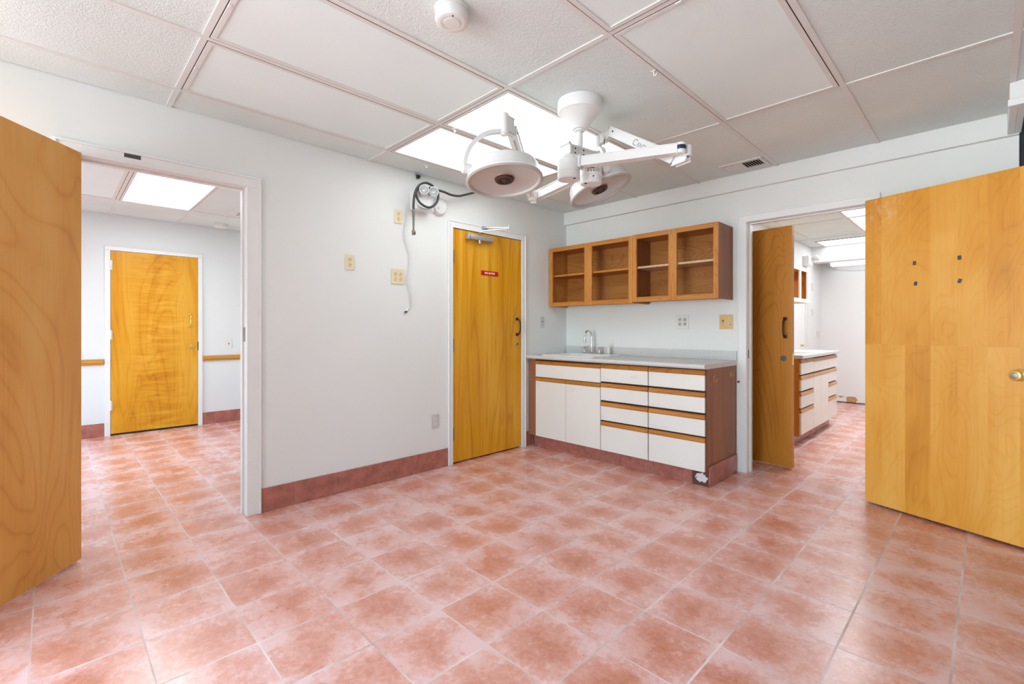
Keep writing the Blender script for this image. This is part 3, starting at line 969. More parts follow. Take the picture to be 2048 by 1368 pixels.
M['shelf_pale'] = simple('bleached_shelf_edge', (206, 168, 132), 0.5, var=0.12, nscale=30)
upper_cabinet(0.009, 0.9935, 1.395, 1.999, [(0.009, 0.058), (0.465, 0.553), (0.955, 0.9935)], 'left open oak wall cabinet, over the sink')
upper_cabinet(0.9945, 1.752, 1.404, 2.003, [(0.9945, 1.037), (1.338, 1.412), (1.714, 1.752)], 'right open oak wall cabinet, beside the doorway')


# ================================================================== BASE CABINETS
FY = -0.595
def front(parent, name, x0, x1, z0, z1, strip, vertical=False, z_s=None):
    """white slab front with an oak finger pull along its top"""
    f = MB().box(x0, x1, FY - .018, FY - .0005, z0, z1 - strip, bevel=.0012).build(name, M['laminate'], parent)
    p = MB()
    p.loops([[(xx, FY - .001, z1 - strip + .0004), (xx, FY - .020, z1 - strip + .0004), (xx, FY - .024, z1 - strip + .008), (xx, FY - .014, z1), (xx, FY - .001, z1)] for xx in (x0 - .0005, x1 + .0005)], True, True)
    p.build('finger_pull', M['oak_pull'], f)
    return f

def scribble(parent, x, z, lines):
    m = MB()
    for dx, dz, L in lines:
        n = max(2, int(L / .006))
        for i in range(n):
            if random.random() < .78:
                xx = x + dx + i * L / n
                m.box(xx, xx + L / n * .8, FY - .0186, FY - .0181, z + dz + random.uniform(-.0008, .0008), z + dz + .0011 + random.uniform(0, .0012))
    m.build('pencil_note', M['pencil'], parent)['label'] = 'faint pencil writing'

def plinth(parent, x0, x1, cuts, x_off):
    m = MB(); gr = MB()
    e = [x0] + [c for c in cuts if x0 < c < x1] + [x1]
    for a, b in zip(e[:-1], e[1:]):
        m.box(a + .0015, b - .0015, -.556, -.546, .002, .114, bevel=.002)
        gr.box(a, b, -.5535, -.546, .0006, .112)
    m.build('toe_kick', M['base_tile'], parent)
    gr.build('toe_kick_grout', M['base_grout'], parent)

CUTS = [.10, .40, .70, 1.0, 1.3, 1.6]
def base(x0, x1, label):
    o = thing('base_cabinet', label, 'base cabinet', (x0, 0, 0), 0, 'base cabinets under the counter')
    w_ = x1 - x0
    cc = MB()
    cc.box(.001, w_ - .001, -.545, -.002, .0006, .13)
    cc.box(.001, w_ - .001, FY, -.545, .116, .13)
    cc.box(.001, w_ - .001, FY, FY + .012, .13, .869)
    cc.box(.001, .016, FY + .012, -.014, .13, .869).box(w_ - .016, w_ - .001, FY + .012, -.014, .13, .869)
    cc.box(.001, w_ - .001, -.014, -.002, .13, .869)
    cc.build('carcass', M['dark_gap'], o)
    return o

c0 = base(0.013, 0.869, 'sink base cabinet with two doors at the wall corner')
MB().box(-.003, .090, FY - .012, FY - .0005, .115, .868, bevel=.001).build('filler_board', M['side_brown'], c0)['label'] = 'brown filler board with scraped edge'
scr = MB()
for z, r in ((.72, .016), (.69, .012), (.655, .02)):
    scr.box(.010, .010 + r, FY - .0126, FY - .0121, z, z + .022)
scr.build('scraped_patch', M['scrape'], c0)
front(c0, 'drawer_front', .096, .855, .697, .853, .033)
f = front(c0, 'door', .096, .472, .118, .690, .034)
scribble(f, .110, .628, [(0, 0, .05), (0, -.014, .035), (0, -.028, .03)])
f = front(c0, 'door', .476, .855, .118, .690, .034)
scribble(f, .485, .628, [(0, 0, .10), (0, -.016, .115), (0, -.03, .115), (0, -.044, .07)])
plinth(c0, 0.02, .856, [c - .013 for c in CUTS], 0)

rows = [(.712, .860), (.550, .697), (.379, .534), (.118, .366)]
c1 = base(0.870, 1.326, 'narrow four drawer base cabinet between the sink cabinet and the end')
for i, (z0, z1) in enumerate(rows):
    f = front(c1, 'drawer', .004, .453, z0, z1, .035)
    if i == 0: scribble(f, .012, z0 + .02, [(0, 0, .085), (0, .018, .06)]); scribble(f, .30, z0 + .055, [(0, 0, .07), (.03, .012, .03)])
    if i == 1: scribble(f, .03, z0 + .012, [(0, 0, .08)])
    if i == 2: scribble(f, .010, z0 + .018, [(0, 0, .05), (0, .012, .06)])
plinth(c1, 0, .456, [c - .870 for c in CUTS], 0)

c2 = base(1.327, 1.785, 'end four drawer base cabinet with brown side and scuffed plinth')
for i, (z0, z1) in enumerate(rows):
    f = front(c2, 'drawer', .004, .453, z0, z1, .035)
    if i == 1: scribble(f, .008, z0 + .02, [(0, 0, .055), (.06, 0, .035)])
    if i == 2: scribble(f, .012, z0 + .02, [(0, .004, .15), (0, -.008, .10)])
MB().box(.4575, .4585, FY - .001, -.003, .10, .869).build('side_panel', M['side_brown'], c2)
plinth(c2, 0, .335, [c - 1.327 for c in CUTS], 0)
MB().box(.336, .4595, -.559, -.546, .001, .126, bevel=.0015).build('plinth_board', M['scuff'], c2)['label'] = 'brown plinth board with a white scuffed patch'
MB().box(.459, .4695, -.559, -.030, .002, .148, bevel=.002).build('base_tile', M['base_tile'], c2)
for yy, z in ((-.462, .765), (-.140, .775)):
    h = MB()
    h.box(.4586, .4598, yy - .010, yy + .010, z, z + .05, bevel=.0005)
    h.tube([(.460, yy, z + .040), (.470, yy, z + .043), (.476, yy, z + .052)], .0025, 8, 4)
    h.tube([(.460, yy, z + .012), (.474, yy, z + .004), (.482, yy, z + .012), (.482, yy, z + .024)], .0028, 8, 4)
    h.build('coat_hook', M['hook_brass'], c2, 40)['label'] = 'small brass hook on the brown side'
o = thing('red_valve', 'small red tipped valve between the cabinet side and the right doorway', 'valve', (1.7865, -.016, .735))
MB().cyl((0, 0, 0), (.016, 0, 0), .006, None, 12).build('stem', M['alu'], o, 40)
MB().cyl((.012, -.004, 0), (.026, -.012, .001), .009, .007, 14, .002).build('cap', M['red_tip'], o, 40)

# worktop
o = thing('countertop', 'speckled grey laminate countertop with backsplash over the base cabinets', 'countertop', (0, 0, .870))
t = MB()
SX0, SX1, SY0, SY1 = .170, .725, -.565, -.075
for b in ((.002, SX0, -.628, -.001), (SX1, 1.7915, -.628, -.001), (SX0, SX1, -.628, SY0), (SX0, SX1, SY1, -.001)):
    t.box(b[0], b[1], b[2], b[3], 0.0, .0355)
t.cyl((.003, -.626, .0178), (1.7919, -.626, .0178), .0177, None, 20)
t.build('worktop', M['counter'], o)
MB().box(.012, 1.790, -.0205, -.001, .0358, .113, bevel=.002).build('backsplash', M['counter'], o)
MB().box(1.7905, 1.7918, -.024, -.0005, .0358, .114).build('backsplash_end', M['gap'], o)

# sink with its fittings
o = thing('sink', 'white drop-in sink set into the countertop below the left wall cabinet', 'sink', (.4475, -.32, .9055))
W_, D_ = .605, .545
lp = [rrect(0, 0, W_, D_, .05, 0.0004), rrect(0, 0, W_, D_, .05, .006), rrect(0, 0, W_ - .012, D_ - .012, .046, .010), rrect(0, -.04, W_ - .075, D_ - .15, .06, .0095),
      rrect(0, -.04, W_ - .095, D_ - .168, .055, .002), rrect(0, -.04, W_ - .12, D_ - .19, .05, -.12), rrect(0, -.04, W_ - .2, D_ - .26, .04, -.145)]
MB().loops(lp, False, True).build('basin', M['porcelain'], o, 50)
MB().lathe([(0, 0), (.038, 0), (.036, .002), (.026, .001), (0, .0006)], (0, -.04, -.1448), (0, 0, 1), 28).build('drain', M['chrome'], o, 40)

o = thing('faucet', 'chrome gooseneck faucet with two lever handles on the white sink', 'faucet', (.400, -.087, .9156))
MB().box(-.112, .112, -.026, .026, 0.0, .018, bevel=.007, seg=3).build('base_plate', M['chrome'], o, 40)
sp = [(0, 0, .018), (0, 0, .08), (0, 0, .16)] + [(0, -.058 + .058 * cos(a), .172 + .058 * sin(a)) for a in [pi * i / 8 for i in range(1, 9)]] + [(0, -.118, .140)]
MB().tube(sp, .0098, 14, 4).lathe([(.024, .017), (.022, .028), (.013, .05), (.0105, .06)], (0, 0, 0), (0, 0, 1), 24).build('spout', M['chrome'], o, 40)
MB().lathe([(0, 0), (.011, 0), (.0145, .012), (.013, .022), (.0095, .032), (0, .033)], (0, -.118, .112), (0, 0, 1), 20).build('aerator', M['chrome'], o, 40)
for x, sx in ((-.093, -1), (.093, 1)):
    h = MB().lathe([(0, .016), (.024, .017), (.022, .026), (.013, .034), (.011, .044), (.016, .050), (.012, .058), (.007, .064), (.009, .070), (.006, .077), (0, .079)], (x, 0, 0), (0, 0, 1), 22)
    h.tube([(x, 0, .050), (x + sx * .012, -.012, .056), (x + sx * .026, -.026, .058)], .0042, 8, 4).sphere((x + sx * .028, -.028, .058), .006, 10)
    h.build('lever_handle', M['chrome'], o, 40)
o = thing('side_sprayer', 'white side sprayer on the sink, right of the faucet', 'sprayer', (.607, -.092, .9156))
MB().lathe([(0, 0), (.024, 0), (.023, .005), (.015, .009), (0, .009)], (0, 0, 0), (0, 0, 1), 24).build('collar', M['chrome'], o, 40)
MB().lathe([(.012, .008), (.0155, .02), (.0165, .045), (.0135, .075), (.0105, .092), (.006, .104), (0, .107)], (0, 0, 0), (0, 0, 1), 24).build('body', M['white_plastic'], o, 40)
MB().cyl((-.004, -.004, .062), (-.026, -.014, .066), .0075, .009, 16, .001).build('spray_head', M['white_plastic'], o, 40)


# ================================================================== WALL PLATES
def plate(name, label, cat, loc, rz, w_, h_, m, group=None, th=.006):
    o = thing(name, label, cat, loc, rz, group)
    MB().box(-w_ / 2, w_ / 2, -th, -.0004, -h_ / 2, h_ / 2, bevel=.0022).build('cover_plate', m, o)
    return o

def receptacle(o, x, z, m, sc=1.0, th=.006):
    r = MB().lathe([(0, -.0022), (.0158 * sc, -.0022), (.0165 * sc, -.0005), (.0165 * sc, .001), (0, .001)], (x, -th, z), (0, 1, 0), 28).build('receptacle', m, o)
    s = MB()
    for dx in (-.006, .006):
        s.box(x + dx * sc - .0011, x + dx * sc + .0011, -th - .0029, -th - .0015, z + .001, z + .0085)
    s.cyl((x, -th - .0015, z - .007), (x, -th - .0029, z - .007), .0026, None, 12)
    s.build('slots', M['slot'], r)

def outlet(label, loc, rz, w_, h_, m, rm, cols=1, rows_=2, group='power outlets', px=.045, pz=.040):
    o = plate('wall_outlet', label, 'outlet', loc, rz, w_, h_, m, group)
    for i in range(cols):
        for j in range(rows_):
            receptacle(o, (i - (cols - 1) / 2) * px, ((rows_ - 1) / 2 - j) * pz, rm, .95)
    MB().cyl((0, -.0058, 0), (0, -.0070, 0), .003, None, 10).build('screw', M['alu'], o)
    return o

outlet('ivory outlet alone in the middle of the left wall', (0.0005, -2.474, 1.645), RZ, .066, .112, M['ivory'], M['ivory_dark'])
outlet('ivory outlet left of the emergency light, highest on the wall', (0.0005, -2.078, 2.043), RZ, .066, .112, M['ivory'], M['ivory_dark'])
outlet('double-width ivory outlet with four sockets beside the hanging cord', (0.0005, -2.082, 1.572), RZ, .112, .118, M['ivory'], M['ivory_dark'], 2, 2, px=.046, pz=.038)
outlet('light grey outlet low on the wall left of the no entry door', (0.0005, -1.7325, .396), RZ, .072, .116, M['grey_plastic'], M['white_plastic'])
outlet('white double-width outlet with four grey sockets above the countertop', (1.3205, -0.0005, 1.227), 0, .118, .122, M['white_plastic'], M['socket_grey'] if 'socket_grey' in M else M['lens_rim'], 2, 2, px=.046, pz=.040)

def toggle(o, x, z, m):
    MB().box(x - .0055, x + .0055, -.0068, -.0055, z - .013, z + .013).build('toggle_slot', M['slot'], o)
    MB().box(x - .004, x + .004, -.018, -.006, z - .011, z - .001, bevel=.0015).build('toggle', m, o)

o = plate('light_switch', 'aged beige double plate with a switch and sockets right of the four socket outlet', 'switch', (1.698, -0.0005, 1.223), 0, .108, .120, M['beige'])
toggle(o, -.024, .004, M['ivory_dark'])
MB().box(.010, .040, -.0072, -.0055, .010, .030, bevel=.001).box(.010, .040, -.0072, -.0055, -.034, -.008, bevel=.001).build('socket_faces', M['ivory_dark'], o)
MB().box(.016, .018, -.0078, -.0068, .016, .024).box(.030, .032, -.0078, -.0068, .016, .024).box(.014, .019, -.0078, -.0068, -.024, -.019).box(.030, .036, -.0078, -.0068, -.028, -.016).box(-.026, -.022, -.0070, -.0060, -.036, -.032).build('slots', M['slot'], o)
o = plate('light_switch', 'narrow pale grey switch plate between the no entry door and the counter', 'switch', (0.0005, -.399, 1.233), RZ, .060, .112, M['grey_plastic'])
toggle(o, 0.0, .0, M['white_plastic'])
o = plate('light_switch', 'white switch plate in the left room above the chair rail', 'switch', (-3.4795, -2.417, .975), RZ, .068, .116, M['white_plastic'])
toggle(o, 0.0, .0, M['white_plastic'])
for (yy, z, lab, w_) in ((4.45, 1.82, 'white wall plate in the right room, highest of three', .10), (4.445, 1.422, 'white switch plate in the right room, middle of three', .09), (4.785, 1.075, 'white double wall plate in the right room, lowest of three', .16)):
    o = plate('wall_plate', lab, 'wall plate', (1.3005, yy, z), RZ, w_, .115, M['white_plastic'], 'wall plates in the right room')
    MB().box(-.012, .012, -.0080, -.0055, -.03, .03, bevel=.001).build('rocker', M['white_plastic'], o)


# ================================================================== EMERGENCY LIGHT, ALARM, HOSE AND CORD
def emergency_light(label, loc, rz, heads, w_=.17, h_=.155, d_=.09):
    o = thing('emergency_light', label, 'emergency light', loc, rz)
    MB().box(-w_ / 2, w_ / 2, -d_, -.0005, -h_ / 2, h_ / 2, bevel=.005).build('housing', M['white_enamel'], o)
    MB().box(-w_ / 2 + .01, w_ / 2 - .01, -d_ - .003, -d_ + .001, -h_ / 2 + .008, -h_ / 2 + .016).build('seam', M['grey_plastic'], o)
    for hx, hz, tgt in heads:
        c_ = Vector((hx, -d_ - .062, hz))
        ax = Vector(tgt).normalized()
        hd = MB().lathe([(0, -.052), (.018, -.050), (.030, -.034), (.037, -.010), (.0385, .0), (.0385, .007), (.034, .010)], c_, ax, 32).build('lamp_head', M['white_plastic'], o, 40)
        MB().lathe([(.034, .0098), (.030, .004), (.022, -.008), (.008, -.016), (0, -.016)], c_, ax, 32).build('reflector', M['reflector'], hd, 40)
        MB().lathe([(.0335, .0085), (.02, .012), (0, .0135)], c_, ax, 32).build('lens', M['lamp_lens'], hd, 40)
        b_ = c_ - ax * .045
        MB().tube([tuple(b_), ((b_.x + hx) / 2, -d_ - .012, hz - .028), (hx * .75, -d_ + .004, hz - .042)], .008, 10, 4).build('swivel', M['white_plastic'], hd, 40)
    return o

k = NT('clear_lens')
k.b.inputs['Transmission Weight'].default_value = 0.9
k.b.inputs['Roughness'].default_value = 0.08
k.b.inputs['IOR'].default_value = 1.3
k.l(k.ramp(k.noise(k.coord(), 30.0), [(0.2, lin((236, 238, 240))), (0.8, lin((246, 247, 248)))]), k.b.inputs['Base Color'])
M['lamp_lens'] = k.m
emergency_light('white two headed emergency light on the left wall with a hose looped over it', (0, -1.888, 2.186), RZ,
                [(-.052, .062, (-.35, -.9, -.12)), (.040, .066, (-.30, -.9, -.18))])
emergency_light('white emergency light on the side wall of the right room', (1.30, 4.01, 2.17), RZ,
                [(.06, .055, (.25, -.9, .05)), (.14, .05, (.45, -.9, -.1))], .22, .14, .08)

o = thing('heat_alarm', 'round white alarm disc on the left wall beside the emergency light', 'alarm', (0, -1.697, 2.186), RZ)
MB().lathe([(0, .0005), (.074, .0005), (.074, -.012), (.068, -.028), (.060, -.034), (0, -.036)], (0, 0, 0), (0, 1, 0), 44).build('body', M['white_plastic'], o, 35)
MB().box(-.030, -.014, -.0368, -.035, -.030, -.010).box(.022, .032, -.0368, -.035, .030, .040).build('vent_mark', M['grey_plastic'], o)

HP = [(-2.018, 2.085), (-2.016, 2.15), (-2.005, 2.222), (-1.973, 2.277), (-1.918, 2.310), (-1.865, 2.307), (-1.826, 2.290), (-1.790, 2.262), (-1.786, 2.212), (-1.808, 2.167), (-1.862, 2.130),
      (-1.916, 2.133), (-1.964, 2.159), (-1.988, 2.206), (-1.985, 2.236)]
hx_ = [.125, .125, .13, .135, .135, .135, .13, .125, .12, .118, .118, .118, .118, .115, .112]
hz_ = thing('hose', 'black rubber hose looped over the emergency light with metal fittings', 'hose', (.125, -2.018, 2.085))
off_ = Vector((.125, -2.018, 2.085))
pts = [Vector((x, a, b)) - off_ for x, (a, b) in zip(hx_, HP)]
pts += [Vector(q) - off_ for q in ((.104, -1.955, 2.262), (.100, -1.88, 2.285), (.106, -1.80, 2.288), (.110, -1.715, 2.284), (.110, -1.650, 2.275), (.110, -1.568, 2.281), (.105, -1.482, 2.312), (.10, -1.395, 2.346), (.09, -1.30, 2.385), (.085, -1.27, 2.412))]
MB().tube([tuple(q) for q in pts], .0092, 12, 6).build('rubber_tube', M['hose'], hz_, 40)
MB().cyl((0, 0, .002), (0, 0, -.030), .0105, None, 16, .001).cyl((0, 0, -.030), (0, 0, -.036), .0075, None, 16).cyl((0, 0, -.036), (0, 0, -.058), .0125, None, 6, .001).build('coupling', M['steel'], hz_, 30)
MB().cyl((0, 0, -.058), (0, 0, -.064), .0075, None, 14).cyl((0, 0, -.064), (0, 0, -.160), .0090, .0065, 14).build('hose_barb', M['steel'], hz_, 40)
MB().cyl((0, 0, -.160), (0, 0, -.196), .0145, None, 6, .002).box(-.016, .016, -.006, .012, -.192, -.166, bevel=.002).build('end_fitting', M['steel'], hz_, 30)

CP = [(-2.007, 2.152), (-2.013, 2.031), (-2.029, 1.936), (-2.023, 1.863), (-1.997, 1.793), (-1.983, 1.729), (-1.992, 1.636), (-2.004, 1.561), (-1.994, 1.497), (-1.975, 1.423), (-1.970, 1.368), (-1.977, 1.338), (-1.990, 1.323)]
o = thing('power_cord', 'thin white cord hanging down the left wall with a bare plug end', 'cord', (0.009, -2.007, 2.152))
MB().tube([(0, a + 2.007, b - 2.152) for a, b in CP], .0030, 8, 5).build('wire', M['cord_grey'] if 'cord_grey' in M else M['grey_plastic'], o, 40)
MB().cyl((0, .015, -.828), (0, -.003, -.846), .0055, .008, 14, .001).build('plug', M['white_plastic'], o, 40)
MB().box(-.005, -.0035, -.014, .0, -.0015, .0015, mat=Matrix.Translation((0, -.004, -.848)) @ Matrix.Rotation(radians(45), 4, 'X')).box(.0035, .005, -.014, .0, -.0015, .0015, mat=Matrix.Translation((0, -.004, -.848)) @ Matrix.Rotation(radians(45), 4, 'X')).build('prongs', M['steel'], o)
MB().box(-.006, .007, -.012, .006, -.010, .004, mat=Matrix.Translation((0, -.004, -.850))).build('plug_tip', M['steel'], o)

o = thing('ceiling_hook', 'small grey bracket with a black clip where the left wall meets the ceiling', 'hook', (0.0005, -1.905, 2.395), RZ)
MB().box(-.028, .020, -.020, 0, .006, .0175, bevel=.001).build('bracket', M['alu'], o)
MB().box(-.012, .012, -.024, -.004, -.022, .006, bevel=.003).tube([(0, -.02, -.016), (.008, -.03, -.01), (.012, -.026, .002)], .004, 8, 4).build('clip', M['black'], o)
for x, yy, lab in ((.236, -1.978, 'tiny white hook on the ceiling bar above the left wall outlet'), (.899, -2.218, 'tiny white hook on the ceiling bar at the corner of the lit panel'), (2.096, -1.928, 'tiny white hook on the ceiling bar near the unlit right panel')):
    o = thing('grid_hook', lab, 'hook', (x, yy, H - .0025), 0, 'hooks clipped to the ceiling grid')
    MB().box(-.014, .014, -.009, .009, -.003, 0.0, bevel=.001).build('clip', M['white_plastic'], o)
    MB().tube([(0, 0, -.002), (0, 0, -.016), (.006, 0, -.026), (.013, 0, -.020), (.013, 0, -.014)], .0028, 8, 4).build('loop', M['white_plastic'], o, 40)

# smoke detectors
def smoke(label, x, yy, r=.066, d=.055):
    o = thing('smoke_detector', label, 'smoke detector', (x, yy, H + .003))
    MB().lathe([(0, 0), (r * 1.04, 0), (r * 1.04, -.012), (0, -.012)], (0, 0, 0), (0, 0, 1), 44).build('base_ring', M['white_plastic'], o, 35)
    MB().lathe([(r * .97, -.012), (r * .99, -.018), (r, -.040), (r * .94, -d + .003), (r * .86, -d), (r * .62, -d), (r * .60, -d + .002), (r * .57, -d), (r * .54, -d), (r * .52, -d + .002), (r * .49, -d - .001), (0, -d - .002)], (0, 0, 0), (0, 0, 1), 48).build('body', M['white_plastic'], o, 35)
    MB().cyl((r * .60, -r * .38, -d - .0006), (r * .60, -r * .38, -d + .001), .004, None, 12).build('indicator', M['slot'], o)
smoke('round white smoke detector on the ceiling at the top of the photo', 1.755, -2.885)
smoke('small white smoke detector on the ceiling of the left room', -3.20, -2.565, .068, .045)

# ceiling vents
def vent(label, x0, x1, y0, y1, dark):
    o = thing('ceiling_vent', label, 'vent', ((x0 + x1) / 2, (y0 + y1) / 2, H + .0038))
    hx, hy = (x1 - x0) / 2, (y1 - y0) / 2
    f = MB(); e = .028
    for b in ((-hx, -hx + e, -hy, hy), (hx - e, hx, -hy, hy), (-hx + e, hx - e, -hy, -hy + e * 1.4), (-hx + e, hx - e, hy - e * 1.4, hy)):
        f.box(b[0], b[1], b[2], b[3], -.007, 0, bevel=.002)
    f.build('frame', M['fixture'], o)
    MB().box(-hx + e, hx - e, -hy + e, hy - e, -.0012, 0).build('throat', M['gap'], o)
    n = 14
    for i in range(n):
        x = -hx + e + (i + .5) * (2 * hx - 2 * e) / n
        t_ = radians(-14 if i < n / 2 else 50)
        MB().box(-.0105, .0105, -hy + e * 1.3, hy - e * 1.3, -.0008, .0008, mat=Matrix.Translation((x, 0, -.0095)) @ Matrix.Rotation(t_, 4, 'Y')).build('louvre', M['fixture'], o)
    return o
vent('white louvred vent on the ceiling near the far wall beam', 1.768, 2.072, -.335, -.125, True)
vent('small vent on the ceiling of the left room', -2.66, -2.43, -2.60, -2.36, True)


# ================================================================== SURGICAL LIGHT
SL = Vector((1.6485, -1.9251, H))
sl = thing('surgical_light', 'white double headed surgical light hanging from the ceiling', 'surgical light', SL)
def R(p):
    return Vector(p) - SL

MB().lathe([(0, .003), (.122, .003), (.122, -.050), (.117, -.060), (.110, -.062), (.044, -.140), (.040, -.150), (.030, -.153), (0, -.153)], (0, 0, 0), (0, 0, 1), 56).build('canopy', M['white_enamel'], sl, 35)
MB().cyl((0, 0, -.15), (0, 0, -.262), .017, None, 28).lathe([(.030, -.150), (.030, -.160), (.018, -.164)], (0, 0, 0), (0, 0, 1), 28).build('pole', M['white_enamel'], sl, 40)

dA = Vector((1.6362, -2.0062, 0)); dB = Vector((1.6615, -1.8377, 0))
ax = (dB - dA).normalized()
p0 = Vector((dA.x, dA.y, 2.127)) - ax * .022; p1 = Vector((dB.x, dB.y, 2.127)) + ax * .022
br = MB().beam(R(p0), R(p1), .052, .058, .010).build('mounting_bracket', M['white_enamel'], sl, 40)
side = Vector((ax.y, -ax.x, 0))
if side.dot(Vector((3.23, -4.0, 0)) - dA) < 0: side = -side
sc_ = MB()
mid = (dA + dB) / 2
for t_, zs in ((-.062, (2.140, 2.117)), (0.0, (2.142, 2.118)), (.062, (2.128,))):
    for z in zs:
        q = mid + ax * t_ + side * .0255
        sc_.cyl(R((q.x, q.y, z)), R((q.x + side.x * .003, q.y + side.y * .003, z)), .0042, None, 10)
sc_.build('bolt', M['black'], br)
for nm, d_, zb, zt in (('drumA', dA, 1.972, 2.082), ('drumB', dB, 1.978, 2.082)):
    c_ = R((d_.x, d_.y, 0))
    h0 = zb - H; h1 = zt - H
    d = MB().lathe([(0, h0), (.056, h0), (.060, h0 + .004), (.060, h0 + .038), (.0585, h0 + .039), (.0585, h0 + .041), (.060, h0 + .042), (.060, h1 - .006), (.055, h1), (.048, h1 + .002), (.048, h1 + .016), (0, h1 + .016)], (c_.x, c_.y, 0), (0, 0, 1), 44).build('pivot_drum', M['white_enamel'], sl, 35)
    q = Vector((3.23, -4.0, 0)) - d_; q.normalize(); pq = Vector((q.y, -q.x, 0)) * -1
    b_ = c_ + q * .030 + pq * (.030 if nm == 'drumA' else -.030)
    MB().cyl((b_.x, b_.y, h0 - .003), (b_.x, b_.y, h0 + .003), .007, None, 14).build('bolt', M['black'], d)
    if nm == 'drumB':
        # instruction sticker wrapped round the drum
        a0 = math.atan2(q.y, q.x)
        def patch(name, r, da0, da1, z0, z1, m, par, n=8):
            a_ = [a0 + da0 + (da1 - da0) * i / n for i in range(n + 1)]
            o_ = MB().loops([[(c_.x + r * cos(t), c_.y + r * sin(t), z0) for t in a_], [(c_.x + r * cos(t), c_.y + r * sin(t), z1) for t in a_]], False, False)
            return o_
        t = bmesh.new()
        def strip(r, da0, da1, z0, z1, n=8):
            m_ = MB()
            tt = bmesh.new()
            A = [tt.verts.new((c_.x + r * cos(a0 + da0 + (da1 - da0) * i / n), c_.y + r * sin(a0 + da0 + (da1 - da0) * i / n), z0)) for i in range(n + 1)]
            B = [tt.verts.new((c_.x + r * cos(a0 + da0 + (da1 - da0) * i / n), c_.y + r * sin(a0 + da0 + (da1 - da0) * i / n), z1)) for i in range(n + 1)]
            for i in range(n):
                tt.faces.new((A[i], A[i + 1], B[i + 1], B[i]))
            m_._add(tt)
            return m_
        def merge(ms):
            base_ = ms[0]
            for o2 in ms[1:]:
                base_._add(o2.bm)
            return base_
        zt_ = h0 + .082
        stk = strip(.0604, -.42, .95, zt_ - .034, zt_).build('sticker', M['paper'], d)
        strip(.0606, -.38, .30, zt_ - .010, zt_ - .002).build('blue_print', M['blue'], stk)
        merge([strip(.0606, .36 + .0 * i, .86, zt_ - .006 - i * .004, zt_ - .0075 - i * .004) for i in range(6)]).build('text_lines', M['ink'], stk)
        merge([strip(.0606, -.33 + i * .26, -.19 + i * .26, zt_ - .026, zt_ - .015, 4) for i in range(3)]).build('pictogram', M['ink'], stk)
        b2 = c_ + q * .0585 + pq * .012
        MB().sphere((b2.x, b2.y, h0 + .030), .0042, 10).build('bolt', M['black'], d)
        t.free()

# extension arms from the drums
k1 = Vector((2.1450, -1.7826, 2.059))
a1 = (k1 - Vector((dA.x, dA.y, 2.059))).normalized()
s1 = Vector((dA.x, dA.y, 2.059)) + a1 * .045
MB().beam(R(s1), R(k1), .042, .052, .004, h1=.047).beam(R(s1), R(s1 + a1 * .022), .050, .060, .004).build('extension_arm', M['white_enamel'], sl, 40)
k2 = Vector((1.1038, -1.675, 2.060))
a2 = (k2 - Vector((dB.x, dB.y, 2.060))).normalized()
s2 = Vector((dB.x, dB.y, 2.060)) + a2 * .045
MB().beam(R(s2), R(k2), .042, .050, .004, h1=.046).build('extension_arm', M['white_enamel'], sl, 40)

def knuckle(c_, drum2, zc, band=True):
    c_ = R(c_); e_ = R(drum2)
    kn = MB().cyl((c_.x, c_.y, zc - .028 - H), (c_.x, c_.y, zc + .026 - H), .026, None, 28, .003)
    kn.cyl((e_.x, e_.y, zc - .032 - H), (e_.x, e_.y, zc + .022 - H), .024, None, 28, .003)
    kn.beam((c_.x, c_.y, zc - .004 - H), (e_.x, e_.y, zc - .004 - H), .030, .034, .003)
    o_ = kn.build('knuckle', M['white_enamel'], sl, 40)
    if band:
        MB().lathe([(.0262, -.009), (.0266, -.008), (.0266, .011), (.0262, .012)], (c_.x, c_.y, zc - H), (0, 0, 1), 28).build('navy_band', M['navy'], o_, 40)
    MB().cyl((e_.x, e_.y, zc - .036 - H), (e_.x, e_.y, zc - .031 - H), .010, None, 14).build('bolt', M['steel'], o_)
    return o_

